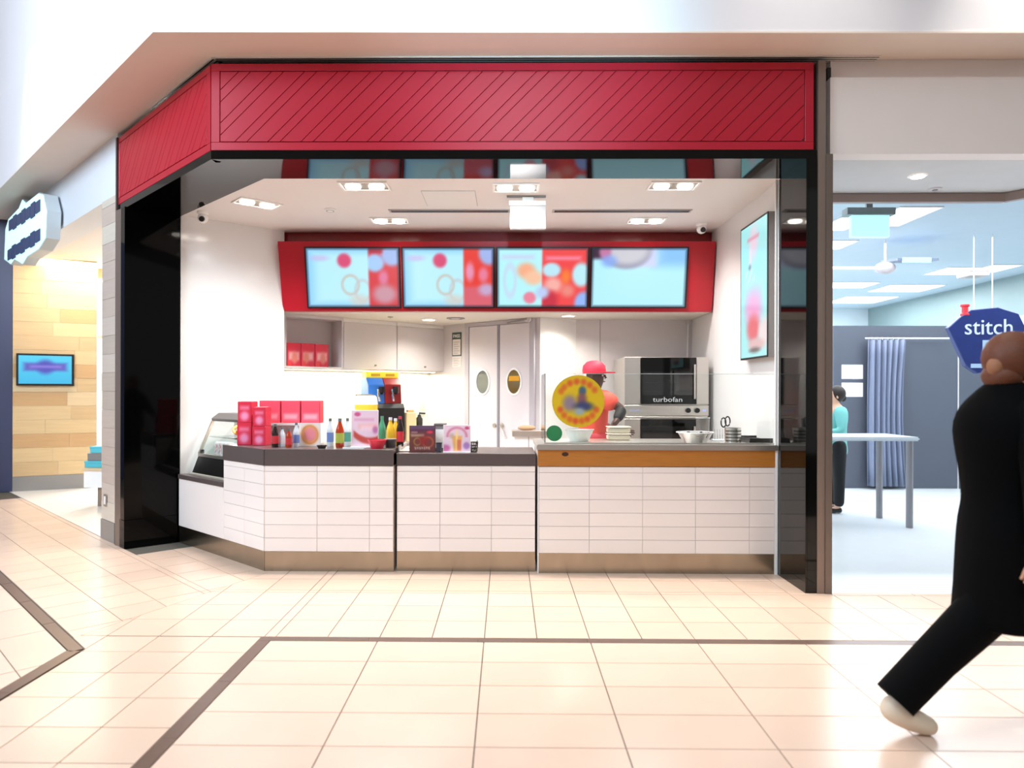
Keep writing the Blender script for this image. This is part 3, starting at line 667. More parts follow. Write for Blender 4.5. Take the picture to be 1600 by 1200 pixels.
# stickers on the glass
def disc(name, label, cat, u, v, r, fn, rim):
    p = onY(u, v, 5.926); t = thing(name, label, cat, (p.x, 5.926, p.z))
    MB().cyl((0, -.003, 0), (0, .003, 0), r, n=40).build('backing', rim, t)
    art('printed_face', 2*r*.985, 2*r*.985, fn, m_print, t, Matrix.Translation((0, -.0042, -r*.985)), 46, 46, mask=lambda x, y: math.hypot(x-.5, y-.5) < .495)
rnd = random.Random(3); marks = [(.5+.385*math.cos(a), .5+.385*math.sin(a), rnd.uniform(.7, 1)) for a in [R_(d) for d in (35, 55, 75, 95, 115, 135, 150, 205, 225, 245, 262, 280, 297, 315, 335)]]
def yellow(x, y):
    c = (214, 180, 24)
    for a, b, s in marks: c = blob(c, x, y, a, b, .055, .06, (212, 84, 44), .7, s)
    c = blob(c, x, y, .33, .46, .13, .15, (142, 124, 140), .6); c = blob(c, x, y, .58, .70, .07, .09, (66, 96, 120), .5); c = blob(c, x, y, .57, .54, .09, .12, (128, 84, 92), .6)
    c = blob(c, x, y, .60, .40, .18, .09, (58, 66, 110), .6); return blob(c, x, y, .52, .30, .1, .07, (150, 165, 170), .7)
disc('round_sign', 'round yellow sign with red marks fixed on the glass guard', 'sign', 903.5, 627, .218, yellow, mat('yellow_card', '#d2ae18', .5))
disc('round_sticker', 'small round green sticker at the lower left of the glass guard', 'sticker', 866, 677, .066, lambda x, y: blob((52, 120, 78), x, y, .5, .5, .5, .5, (44, 128, 76), .4), mat('green_card', '#2f7a4c', .5))

# ------------------------------------------------------------------ things on the right counter
ZR = 1.066
p = onY(1086, 690, 6.12); t = thing('foil_bowl', 'silver foil bowl on the right steel counter', 'bowl', (p.x, 6.12, ZR))
MB().lathe([(0, .003), (.1, .003), (.145, .085), (.155, .088), (.155, .092), (.142, .09), (.097, .006), (0, .006)], n=36).build('bowl', m_chrome, t, smooth=True)
MB().tube([(.155*math.cos(a), .155*math.sin(a), .09) for a in [2*math.pi*k/28 for k in range(28)]], .004, closed=True).build('rolled_rim', m_mark, t, smooth=True)
p = onY(1098, 690, 6.4); t = thing('clear_beaker', 'tall clear plastic beaker behind the foil bowl', 'container', (p.x, 6.4, ZR))
MB().lathe([(0, 0), (.052, 0), (.06, .2), (.057, .2), (.05, .004), (0, .004)], n=24).build('beaker', glass('cloudy_plastic', (.8, .8, .8), 1.5), t, smooth=True)
MB().lathe([(.06, .2), (.063, .2), (.063, .208), (.058, .208)], n=24).build('rim', m_lgrey, t, smooth=True)
p = onY(1145, 692, 6.12); t = thing('utensil_holder', 'perforated steel utensil cylinder with black scissors standing in it', 'utensil holder', (p.x, 6.12, ZR))
MB().lathe([(0, 0), (.066, 0), (.068, .13), (.064, .13), (.062, .004), (0, .004)], n=28).build('cylinder', m_steel, t, smooth=True)
hs = MB()
for j in range(4):
    for k in range(14):
        a = R_(200+k*11); hs.cyl((.0665*math.cos(a), .0665*math.sin(a), .02+j*.028), (.0685*math.cos(a), .0685*math.sin(a), .02+j*.028), .006, n=8)
tag(hs.build('perforations', m_blackm, t), kind='stuff')
t = thing('scissors', 'black handled scissors standing in the perforated utensil cylinder', 'scissors', (p.x-.03, 6.12, ZR+.01))
for s in (0, 1):
    MB().tube([(-.03+s*.035+.03*math.cos(a)*.7-.02, 0, .165+s*.01+.04*math.sin(a)) for a in [2*math.pi*k/16 for k in range(16)]], .006, closed=True).build('handle_loop', m_blackm, t, smooth=True)
    MB().tube([(-.035+s*.03, 0, .125), (0, 0, .06), (.01-s*.012, 0, .0)], [.005, .006, .003]).build('blade', m_steel, t)
p = onY(1190, 692, 6.2); t = thing('baking_tray', 'dark flat tray stack at the right end of the steel counter', 'tray', (p.x-.0, 6.25, ZR))
for k in range(2): 
    mb = MB(); z = k*.022; a, b = .155-.004*k, .2; mb.box(-a, a, -b, b, z, z+.004)
    for q in ((-a, a, -b, -b+.006), (-a, a, b-.006, b), (-a, -a+.006, -b, b), (a-.006, a, -b, b)): mb.box(*q, z+.004, z+.022)
    mb.build('tray', mat('dark_pan', '#3a3532', .35, .6), t)
p = onY(1118, 692, 6.3); t = thing('wire_rack', 'small white wire rack behind the utensil cylinder', 'rack', (p.x+.085, 6.45, ZR))
MB().tube([(-.08, -.05, .004), (.08, -.05, .004), (.08, .05, .004), (-.08, .05, .004)], .004, closed=True).build('frame', m_chrome, t)
for k in range(7): MB().tube([(-.07+k*.023, 0, .004), (-.07+k*.023, 0, .1)], .0022, n=6).build('upright', m_chrome, t)
p = onY(1118, 691, 6.05); t = thing('black_clip', 'small black clip lying on the steel counter by the foil bowl', 'clip', (p.x, 6.02, ZR)); MB().box(-.028, .028, -.008, .008, 0, .008).build('body', m_blackm, t, bev=.003); MB().cyl((.02, 0, .008), (.02, 0, .011), .005, n=8).build('pivot', m_steel, t)
p = onY(905, 690, 6.25)
t = thing('white_bowl', 'white plastic bowl behind the round yellow sign', 'bowl', (p.x, 6.25, ZR)); MB().lathe([(0, 0), (.08, 0), (.125, .1), (.12, .1), (.076, .004), (0, .004)], n=28).build('bowl', mat('white_plastic', '#e6e8e6', .4), t, smooth=True); MB().lathe([(.12, .1), (.13, .1), (.13, .106), (.12, .106)], n=28).build('rim', m_lgrey, t)
for k, (dx_, lab) in enumerate(((0, 'cream plastic tub, lower of the two beside the ovens'), (0, 'cream plastic tub stacked on top beside the ovens'))):
    p = onY(966, 680, 6.45); t = thing('cream_tub', lab, 'tub', (p.x, 6.45, ZR+k*.062), 0, 'cream tubs by the ovens')
    MB().box(-.1, .1, -.07, .07, 0, .052).build('tub', mat('cream_plastic', '#d9cdb8', .4), t, bev=.01, seg=2); MB().box(-.105, .105, -.075, .075, .052, .0605).build('lid', mat('cream_lid', '#e6ddcd', .4), t, bev=.003)

# ------------------------------------------------------------------ ovens
OY = 7.75
def oven(name, label, z0, z1, letters, hz_):
    a = onY(976, 600, OY).x; b = onY(1107.5, 600, OY).x
    t = thing(name, label, 'oven', ((a+b)/2, OY, z0)); w = (b-a)/2; h = z1-z0
    MB().box(-w, w, .03, .78, 0, h).build('body', m_steel, t, bev=.006)
    hb = .155                                             # control strip height
    sx = lambda u: onY(u, 600, OY).x-(a+b)/2
    MB().box(-w, sx(1001), 0, .03, hb, h).build('left_panel', m_steel, t, bev=.004); MB().box(sx(1088), w, 0, .03, hb, h).build('right_panel', m_steel, t, bev=.004)
    MB().box(-w, w, 0, .03, .03, hb-.01).build('control_strip', m_steel, t, bev=.004)
    d = MB(); xa_, xb_ = sx(1001.5), sx(1087.5)
    d.box(xa_, xb_, -.012, .02, h-.16, h-.005); d.box(xa_, xb_, -.012, .02, hb+.002, hb+.1); d.box(xa_, xa_+.02, -.012, .02, hb+.1, h-.16); d.box(xb_-.03, xb_, -.012, .02, hb+.1, h-.16)
    dd = d.build('door', m_black, t)
    MB().box(xa_+.02, xb_-.03, -.008, -.004, hb+.1, h-.16).build('glass', glass('oven_glass', (.45, .45, .45), 2.5), dd)
    box('cavity', mat('oven_cavity', '#2b2725', .4), t, xa_+.01, xb_-.01, .0205, .029, hb+.01, h-.02)
    for k in range(3): MB().cyl((xa_+.03, .012, hb+.14+k*.095), (xb_-.04, .012, hb+.14+k*.095), .0045, n=8).build('rack', m_chrome, t)
    MB().cyl((xb_-.022, -.035, hb+.06), (xb_-.022, -.035, h-.08), .011).build('handle', m_steel, dd, smooth=True)
    if letters: text('turbofan', .075, mat('grey_lettering', '#b9b9bb', .4), t, (sx(1043), -.0135, hb+.05), font_scale=1.25)
    for u in (1075, 1089): MB().cyl((sx(u), -.03, .09), (sx(u), 0, .09), .026, .028, n=18).build('knob', m_blackm, t, smooth=True)
    box('label_plate', mat('label_plate', '#8e90a4', .4), t, sx(984), sx(1000), -.002, .001, .075, .1); box('indicator', mat('blue_indicator', '#8c98e8', .3, emit=.6), t, sx(1098), sx(1103), -.002, .001, .08, .1)
    MB().cyl((0, -.02, .02), (0, -.02, .021), .01).bm.free() if False else None
    MB().box(-w+.01, w-.02, -.035, -.02, .006, .024).build('towel_rail', m_steel, t, bev=.003)
    for s in (-1, 1): MB().box(s*(w-.05)-.01, s*(w-.05)+.01, -.021, .03, .008, .022).build('bracket', m_steel, t)
zt = onY(1040, 558, OY).z; zm = onY(1040, 654, OY).z; 
t = thing('oven_stand', 'low steel stand carrying the two stacked ovens', 'stand', (onY(1041, 600, OY).x, OY, 0)); MB().box(-.45, .45, .04, .76, .1, .12).build('shelf', m_steel, t); MB().box(-.45, .45, .04, .76, zm-.68-.002-.03, zm-.682).build('top', m_steel, t)
for sx_ in (-1, 1):
    for yy in (.08, .7): MB().box(sx_*.42-.02, sx_*.42+.02, yy, yy+.04, 0, zm-.68-.03).build('leg', m_steel, t)
oven('convection_oven', 'upper stainless convection oven with black glass door and pale lettering', zm, zt, True, 0)
oven('convection_oven', 'lower stainless convection oven mostly hidden by the right counter', zm-.68, zm-.002, False, 0)
t = thing('power_cable', 'thin white cable hanging on the wall above the ovens', 'cable', (2.18, 8.67, zt)); a = onY(1075, 505, 8.67); b = onY(1073, 556, 8.67)
MB().tube([(a.x-2.18, 0, a.z-zt), (a.x-2.185, 0, a.z-zt-.2), (b.x-2.17, 0, b.z-zt-.03)], .008).build('cord', m_mark, t, smooth=True); MB().box(a.x-2.18-.02, a.x-2.18+.02, -.012, .012, a.z-zt-.01, a.z-zt+.05).build('clip', m_lgrey, t)

# ------------------------------------------------------------------ promo screen on right wall
YN, YFAR, ZT_, ZB_ = 5.985, 6.675, 3.02, 1.797
t = thing('promo_screen', 'tall portrait promotion screen on the right side wall', 'screen', (RWX, (YN+YFAR)/2, ZB_), R_(-90)); w = YFAR-YN; h = ZT_-ZB_
MB().box(-w/2, w/2, -.066, -.001, 0, h).build('housing', mat('screen_case', '#8b8480', .4), t, bev=.003)
for q in ((-w/2, w/2, 0, .016), (-w/2, w/2, h-.016, h), (-w/2, -w/2+.016, .016, h-.016), (w/2-.016, w/2, .016, h-.016)): MB().box(q[0], q[1], -.072, -.0665, q[2], q[3]).build('bezel', m_blackm, t)
def promo(x, y):
    c = (170, 238, 240)
    c = blob(c, x, y, .5, .86, .16, .12, (235, 215, 230), .7); c = bar(c, x, y, .25, .7, .88, .9, (230, 150, 170), .03); c = blob(c, x, y, .38, .75, .05, .09, (235, 225, 235), .5); c = blob(c, x, y, .36, .68, .05, .02, (90, 100, 120), .7, .7)
    for k in range(5): c = bar(c, x+(y-.6)*.4, y, .2+k*.08, .22+k*.08, .56, .66, (225, 240, 250), .02)
    c = bar(c, x, y, .2, .8, .35, .50, (208, 200, 240), .3, .8); c = blob(c, x, y, .5, .36, .28, .13, (240, 170, 215), .6); c = blob(c, x, y, .5, .21, .24, .1, (232, 110, 120), .5); c = blob(c, x, y, .9, .17, .2, .1, (240, 225, 225), .5)
    c = blob(c, x+.3*(y-.1), y, .6, .09, .3, .045, (225, 190, 190), .4); return blob(c, x, y, .55, .05, .2, .02, (120, 110, 110), .6)
art('display', w-.034, h-.034, promo, m_screen, t, Matrix.Translation((0, -.0725, .017)), 30, 70)

# ------------------------------------------------------------------ display case on the angled ledge
MCW = Matrix.Translation((-2.01, YC, 0)) @ MAW
o = MCW @ Vector((-1.17, .08, .677)); rzA = math.atan2(-1.12, 1.235)
t = thing('display_case', 'heated glass display case on the low ledge by the left wall', 'display case', o, rzA); TC = t
w = .40
prof_base = [(0, 0), (.42, 0), (.42, .15), (.055, .15), (.03, .13)]
MB().prism([(y, z) for y, z in ((.0, .015), (.45, .015), (.45, .17), (.06, .17))], -w, w, 'x').build('base', m_blackm, t, bev=.004)
MB().prism([(y, z) for y, z in ((-.03, 0), (.46, 0), (.46, .014), (-.03, .014))], -w-.01, w+.01, 'x').build('foot_plate', mat('cream_steel', '#c9c0b0', .4, .4), t)
MB().prism([(.055, .172), (.085, .172), (.085, .2), (.062, .2)], -w, w, 'x').build('ledge_trim', m_steel, t)
MB().prism([(.20, .52), (.45, .54), (.45, .60), (.27, .60), (.195, .545)], -w, w, 'x').build('hood', mat('case_hood', '#6b635e', .4, .3), t, bev=.004)
MB().prism([(.066, .2), (.072, .2), (.215, .525), (.209, .525)], -w+.02, w-.02, 'x').build('front_glass', m_glass, t)
for s in (-1, 1):
    MB().prism([(.062, .2), (.09, .2), (.225, .522), (.2, .522)], s*w-.012, s*w+.012, 'x').build('side_post', mat('case_post', '#a59e92', .35, .5), t)
    MB().prism([(.09, .2), (.44, .2), (.44, .53), (.225, .522)], s*(w-.002)-.002, s*(w-.002)+.002, 'x').build('side_glass', m_glass, t)
box('back_panel', mat('case_back', '#e2e2de', .2), t, -w+.01, w-.01, .432, .448, .172, .535)
MB().box(-w+.02, w-.02, .17, .43, .36, .368).build('glass_shelf', glass('shelf_glass', (.8, .9, .88), 1.5), t); MB().box(-w+.02, w-.02, .09, .43, .172, .19).build('warming_tray', m_steel, t)
MB().box(-w+.02, -w+.06, .07, .1, .2, .24).build('latch', m_blackm, t, bev=.006)
area('case_lamp', o+Matrix.Rotation(rzA, 3, 'Z') @ Vector((0, .3, .515)), o+Matrix.Rotation(rzA, 3, 'Z') @ Vector((0, .28, 0)), .3, .1, 5, (1, .97, .92))
def cup_art(seed):
    def f(x, y):
        c = (236, 226, 224); 
        for k in range(5): c = blob(c, x, y, (.25, .6, .8, .35, .55)[k], (.2, .35, .7, .6, .85)[k], .13, .1, (196, 40, 56), .5)
        return c
    return f
LAB = ['first', 'second', 'third', 'fourth', 'fifth']
for k in range(5):
    p = o+Matrix.Rotation(rzA, 3, 'Z') @ Vector((-.17+k*.078, .17, .191))
    t = thing('printed_cup', LAB[k]+' red and white printed cup from the left in the display case', 'cup', p, rzA, 'cups in the display case')
    MB().lathe([(0, 0), (.026, 0), (.034, .13), (.031, .13), (.024, .004), (0, .004)], n=18).build('cup', m_mark, t, smooth=True)
    art('printed_wrap', .05, .11, cup_art(k), m_print, t, Matrix.Translation((0, -.034, .008)), 10, 14)
def pretzel(loc, rz, label, s=1.0, group='pretzels in the display case'):
    t = thing('soft_pretzel', label, 'pretzel', loc, rz, group)
    pts = []
    for k in range(41):
        a = k/40*2*math.pi; pts.append((s*(.055*math.sin(a)*(1+.35*math.cos(a))), s*.018*math.cos(2*a)+.0, .013*s+s*(.045+.045*math.cos(a))))
    MB().tube(pts, .013*s, closed=True).build('ring', mat('pretzel_crust', '#d0722e', .45, var=.2, scale=20), t, smooth=True)
    MB().tube([(-.03*s, 0, .02*s), (0, -.012*s, .05*s), (.035*s, 0, .085*s)], .011*s).build('twist', mat('pretzel_crust', '#d0722e', .45), t, smooth=True)
for k in range(3):
    pretzel(o+Matrix.Rotation(rzA, 3, 'Z') @ Vector((-.11+k*.155, .33, .369)), rzA, ('left', 'middle', 'right')[k]+' orange brown pretzel on the glass shelf of the display case')

# ------------------------------------------------------------------ things on the left counter
ZT = 1.018
def at(u, y): return onY(u, 690, y).x
def panel_art(x, y):
    c = (216, 40, 66); c = bar(c, x, y, .15, .85, .62, .8, (236, 130, 160), .2, .9); return blob(c, x, y, .5, .3, .32, .22, (240, 150, 185), .6)
def top_art(x, y):
    c = (246, 84, 104); c = bar(c, x, y, .12, .88, .15, .4, (255, 180, 190), .2, .9); return c
HX = .165
def px_carton(u0, u1, y, z0, z1, d, label, fn, group): 
    a, b = at(u0, y), at(u1, y); return rcarton(((a+b)/2, y, z0), 0, b-a-.002, d, z1-z0, label, fn, group)
zt_ = onY(380, 627.5, 6.3).z; zm_ = ZT+.2
MKd = {}
g1 = 'red cartons stacked on the left counter'
px_carton(370, 393, 6.32, ZT, zm_, .16, 'lower red carton of the stack nearest the display case', panel_art, g1)
px_carton(371, 393, 6.32, zm_+.001, zt_, .16, 'upper red carton of the stack nearest the display case', panel_art, g1)
px_carton(394, 415, 6.25, ZT, ZT+.17, .15, 'lower red carton of the second stack on the counter', panel_art, g1)
px_carton(395, 415, 6.25, ZT+.171, ZT+.34, .15, 'upper red carton of the second stack on the counter', panel_art, g1)
# bright red back row, standing on a white riser
yb = 6.55; a, b = at(404, yb-.02), at(501, yb-.02)
t = thing('display_riser', 'white display riser carrying three bright red cartons', 'riser', ((a+b)/2, yb, ZT)); L = (b-a)/2; hr = onY(450, 661, yb).z-ZT
MB().box(-L, L, -.02, .14, hr-.02, hr).build('top', m_mark, t); MB().box(-L, L, .12, .14, 0, hr-.02).build('back', m_mark, t)
for s in (-1, 1): MB().box(s*(L-.01)-.01, s*(L-.01)+.01, -.02, .12, 0, hr-.02).build('side', m_mark, t)
for k, (u0, u1, lab) in enumerate(((405, 438, 'bright red carton at the left of the white riser'), (439, 469, 'bright red carton in the middle of the white riser'), (470, 500, 'bright red carton at the right of the white riser'))):
    px_carton(u0, u1, yb, ZT+hr+.001, onY(450, 626, yb).z, .13, lab, top_art, 'red cartons on the riser')
# pretzel poster card
p = at(484, 6.2); t = thing('pretzel_card', 'white card with a round orange pretzel picture before the red cartons', 'card', (p, 6.2, ZT)); hh = onY(484, 661, 6.2).z-ZT
def pcard(x, y):
    c = (240, 222, 216); c = blob(c, x, y, .5, .5, .42, .44, (236, 160, 90), .25); c = blob(c, x, y, .52, .52, .28, .3, (242, 140, 150), .4); return ring(c, x, y, .5, .5, .38, .4, .12, (222, 130, 60), .7)
box('card', m_mark, t, -.095, .095, 0, .004, 0, hh); art('print', .186, hh-.006, pcard, m_print, t, Matrix.Translation((0, -.0015, .003)), 30, 30); MB().box(-.03, .03, .004, .07, 0, .004).build('foot', m_mark, t); MB().poly8([(-.03, .004, .004), (.03, .004, .004), (.03, .07, .004), (-.03, .07, .004), (-.03, .004, .09), (.03, .004, .09), (.03, .006, .09), (-.03, .006, .09)]).build('strut', m_mark, t)
def bottle(u, y, h, label, liquid, lab_c, cap, base=ZT, r=.034, band=None, gl=None):
    t = thing('drink_bottle', label, 'bottle', (at(u, y), y, base), 0, 'soft drink bottles on the left counter')
    MB().lathe([(0, 0), (r*.9, 0), (r, .01), (r, h*.56), (r*.9, h*.64), (r*.42, h*.84), (r*.38, h*.9), (0, h*.9)], n=18).build('bottle', liquid, t, smooth=True)
    MB().lathe([(r+.0008, h*.16), (r+.0008, h*.5)], n=18).build('label', lab_c, t, smooth=True)
    MB().lathe([(0, h), (r*.42, h), (r*.45, h*.9), (0, h*.9)], n=14).build('cap', cap, t, smooth=True)
mm = lambda n, c, r=.12: mat(n, c, r, spec=.6)
clearp = mm('bottle_clear', '#cfd6dc'); tea = mm('bottle_tea', '#a8320c'); cola = mm('bottle_cola', '#241512'); green = mm('bottle_green', '#3f8a68'); yel = mm('bottle_yellow', '#e0b02c')
blu = mm('label_blue', '#6f86c0', .4); gry = mm('label_green_yellow', '#a8b04a', .4); redl = mm('label_red', '#cf3038', .4); whl = mm('label_white', '#dcd8dc', .4); gcap = mm('cap_grey', '#5a6468', .4); rcap = mm('cap_red', '#c23348', .4); grl = mm('label_teal', '#4c9482', .4)
bottle(430, 6.08, .20, 'dark cola bottle in front of the second red stack', cola, redl, gcap, r=.028)
bottle(441, 6.12, .17, 'small pale bottle between the cola and the red topped bottle', clearp, whl, gcap, r=.026)
bottle(451, 6.06, .16, 'small red labelled bottle before the white riser', tea, redl, gcap, r=.026)
bottle(463, 6.14, .21, 'pale bottle with blue label left of the pretzel card', clearp, blu, gcap, r=.027)
bottle(516, 6.2, .245, 'clear bottle with pale blue label right of the pretzel card', clearp, blu, gcap, r=.03)
bottle(531, 6.08, .25, 'orange tea bottle with a green and yellow label', tea, gry, gcap, r=.036)
bottle(543, 6.25, .245, 'greenish bottle behind the orange tea bottle', clearp, grl, gcap, r=.03)
bottle(597, 6.4, .26, 'green bottle behind the pink poster, left of the yellow one', green, green, green, r=.033)
bottle(610, 6.2, .255, 'clear necked yellow juice bottle beside the red bowl', yel, yel, whl, r=.036)
bottle(618, 6.36, .24, 'second yellow juice bottle, behind the first one', yel, yel, whl, r=.033)
bottle(625, 6.22, .265, 'red capped cola bottle at the right end of the left counter', cola, redl, rcap, r=.032)
# pink poster on stand
def pink(x, y):
    c = (232, 204, 218); c = blob(c, x, y, .22, .9, .12, .06, (205, 90, 140), .4); c = bar(c, x, y, .1, .85, .72, .78, (214, 150, 180), .1, .8); c = bar(c, x, y, .25, .95, .5, .62, (240, 180, 170), .15, .8)
    u = abs(y-(.30-.55*(x-.2)*(1-x)*1.0-.1*x+.0)); c = mixc(c, (196, 76, 66), (1-sm((u-.05)/.09))*sm((x-.02)/.1)); c = bar(c, x, y, .35, .8, .44, .58, (245, 215, 225), .1, .7); return blob(c, x, y, .9, .46, .1, .1, (190, 120, 170), .6)
def poster(name, label, u, y, w, v1, fn, z=ZT, fr=None):
    t = thing(name, label, 'sign', (at(u, y), y, z)); h = onY(u, v1, y).z-z
    MB().box(-w/2, w/2, 0, .006, .004, h).build('panel', fr or m_mark, t, bev=.001); art('print', w-.008, h-.012, fn, m_print, t, Matrix.Translation((0, -.0015, .008)), 34, 34)
    MB().box(-w/2, w/2, -.03, .04, 0, .004).build('foot', fr or m_mark, t)
poster('tent_sign', 'pink and white sign with a red sausage picture on the left counter', 570, 6.13, .235, 641, pink)
t = thing('sample_bowl', 'red bowl beside the pink sign on the left counter', 'bowl', (at(589, 5.99), 5.99, ZT)); MB().lathe([(0, 0), (.05, 0), (.078, .07), (.074, .07), (.046, .004), (0, .004)], n=26).build('bowl', mat('red_plastic', '#dd3348', .35), t, smooth=True); MB().lathe([(.074, .07), (.081, .07), (.081, .075), (.074, .075)], n=26).build('rim', mat('red_plastic', '#dd3348', .35), t)
t = thing('dark_tub', 'dark grey tub right of the red bowl', 'tub', (at(610, 6.09), 6.09, ZT)); MB().lathe([(0, 0), (.042, 0), (.05, .07), (.047, .07), (.04, .004), (0, .004)], n=22).build('tub', mat('dark_tub', '#453f42', .4), t, smooth=True); MB().lathe([(0, .07), (.052, .07), (.052, .076), (0, .076)], n=22).build('lid', m_grey, t)
t = thing('black_dish', 'small black dish in front of the clear bottle', 'dish', (at(503, 5.98), 5.98, ZT)); MB().lathe([(0, 0), (.03, 0), (.042, .022), (.039, .022), (.027, .004), (0, .004)], n=22).build('dish', mat('black_dish', '#3a3030', .35), t, smooth=True); MB().lathe([(.039, .022), (.044, .022), (.044, .026), (.039, .026)], n=22).build('rim', m_blackm, t)
# tray under items
t = thing('white_tray', 'white paper tray under the pink sign', 'tray', (at(560, 6.0), 5.985, ZT)); MB().box(-.12, .06, -.04, .04, 0, .006).build('base', m_mark, t, bev=.002); MB().box(-.12, .06, -.045, -.04, 0, .014).build('lip', m_mark, t)

# ------------------------------------------------------------------ drink dispenser on the back counter
dl = MK.inverted()
p0 = onY(600, 690, 8.25); 
t = thing('drink_dispenser', 'drink dispenser with blue and red fronts and black taps', 'drink dispenser', (p0.x, 8.35, .9), R_(28)); TD = t
def onD(u, v, y=8.25): q = onY(u, v, y); return q.x-p0.x, q.z-.9
z1 = onD(600, 590)[1]; z2 = onD(600, 631)[1]; z3 = onD(600, 658)[1]; zt2 = onD(600, 583)[1]
MB().box(-.2, .2, .02, .32, .0, z2).build('body', m_blackm, t, bev=.01)
MB().prism([(-.0, z2), (.32, z2), (.32, z1), (.1, z1), (.02, z1-.08)], -.205, -.01, 'x').build('blue_front', mat('blue_panel', '#2e6ab8', .3), t, bev=.006)
MB().prism([(-.0, z2), (.32, z2), (.32, z1), (.1, z1), (.02, z1-.08)], -.008, .2, 'x').build('red_front', mat('maroon_panel', '#8c1a1c', .3), t, bev=.006)
MB().box(-.2, .2, .12, .3, z1, z1+.07).build('yellow_header', mat('yellow_panel', '#f0d83c', .4, emit=.25), t, bev=.005)
for k in range(2): MB().box(-.14+k*.18, -.03+k*.18, .115, .12, z1+.02, z1+.05).build('header_marking', mat('ochre', '#d4a02c', .5), t)
for k in range(2):
    x = -.06+k*.17
    MB().cyl((x, -.04, z2+.13), (x, -.04, z2+.2), .036).build('tap_knob', m_blackm, t, smooth=True); MB().cyl((x, -.04, z2+.13), (x, .03, z2+.13), .022).build('tap_body', m_blackm, t, smooth=True)
    tp = MB().tube([(x-.04, -.04, z2+.17), (x-.045, -.06, z2+.1), (x-.03, -.06, z2+.03)], .014).build('tap_lever', m_chrome, t, smooth=True)
MB().prism([(-.1, 0), (.02, 0), (.02, z2), (-.06, z2), (-.1, z2-.05)], -.2, .2, 'x').build('drip_bay', mat('matt_black', '#060606', .5), t)
# lemonade container
pL = onY(572, 690, 7.95); t = thing('lemonade_tank', 'white tank of yellow drink with a dark rimmed lid', 'drink tank', (pL.x, 7.95, .9), R_(10))
za = onY(572, 632, 7.95).z-.9; zb_ = onY(572, 618, 7.95).z-.9
MB().lathe([(0, 0), (.12, 0), (.13, za), (0, za)], n=4*6, sx=1, sy=.9).build('yellow_fill', mat('lemonade', '#eab838', .25), t, smooth=True)
MB().lathe([(.131, za), (.12, zb_-.02), (.1, zb_), (0, zb_)], n=24, sy=.9).build('white_shoulder', mat('cream_tank', '#efe9dc', .3), t, smooth=True)
MB().tube([(-.12, -.0, zb_+.004), (.06, -.0, zb_+.006), (.1, 0, zb_-.01), (.135, 0, za-.03)], .01).build('lid_rim', mat('olive_rim', '#5c5a48', .4), t, smooth=True)
pk = onY(641, 690, 8.5); t = thing('cream_carton', 'cream carton standing beside the drink dispenser', 'carton', (pk.x, 8.5, .9), R_(30)); hh = onY(641, 640, 8.5).z-.9
MB().box(-.065, .065, -.04, .04, 0, hh-.03).build('carton', mat('cream_card', '#eed3a0', .5), t, bev=.01); MB().box(-.045, .045, -.02, .02, hh-.03, hh).build('top_fold', mat('cream_card2', '#e6c084', .5), t, bev=.006); art('print', .07, .08, lambda x, y: blob((238, 211, 160), x, y, .5, .5, .3, .3, (70, 70, 84), .5), m_print, t, Matrix.Translation((.01, -.0412, .12)), 12, 12)
pk = onY(655, 690, 8.7); t = thing('black_pump_bottle', 'black pump bottle with a sideways spout near the sink', 'pump bottle', (pk.x, 8.7, .9)); zz = onY(655, 648, 8.7).z-.9
MB().lathe([(0, 0), (.04, 0), (.042, zz-.05), (.022, zz-.02), (.022, zz), (0, zz)], n=18).build('bottle', mat('dark_olive', '#2c2a22', .4), t, smooth=True); MB().tube([(0, 0, zz), (0, 0, zz+.02), (.075, -.01, zz+.016)], .011).build('spout', m_blackm, t, smooth=True)
q = MK @ Vector((kx(660, 630)+.06, .284, 0)); pk = onL(659, 640, MK @ Vector((0, .284, 0)), MK @ Vector((1, .284, 0)))
t = thing('wall_outlet', 'grey outlet plate on the backsplash above the pump bottle', 'outlet', pk, aK); MB().box(-.05, .05, -.008, 0, -.09, .09).build('plate', mat('outlet_plate', '#cfccc0', .4), t, bev=.003)
for k in (-1, 1): MB().box(-.022, .022, -.0105, -.008, k*.04-.022, k*.04+.022).build('socket', m_lgrey, t)

# ------------------------------------------------------------------ things on the middle counter
ZM = .985
def brown(x, y):
    c = mixc((116, 62, 58), (92, 50, 76), sm((y-.5)/.5)); c = bar(c, x, y, -.1, 1.1, .88, 1.1, (96, 74, 104), .1); c = bar(c, x, y, .06, .3, .72, .78, (170, 140, 150), .06, .8); c = bar(c, x+(y-.65)*.3, y, .04, .56, .58, .68, (186, 156, 126), .1, .8)
    c = blob(c, x, y, .8, .76, .12, .06, (214, 60, 82), .5); c = ring(c, x, y, .3, .38, .13, .14, .35, (176, 130, 60), .8); c = ring(c, x, y, .72, .36, .2, .2, .3, (196, 92, 60), .8); c = blob(c, x, y, .55, .42, .2, .18, (150, 40, 42), .6, .8)
    for k in range(7): c = bar(c, x+(y-.12)*.3, y, .2+k*.09, .25+k*.09, .07+(k % 2)*.02, .17, (222, 196, 180), .05, .8)
    return c
poster('acrylic_sign', 'dark brown food sign in a clear stand on the middle counter', 660, 6.02, .222, 665, brown, ZM, mat('brown_card', '#5a3838', .4))
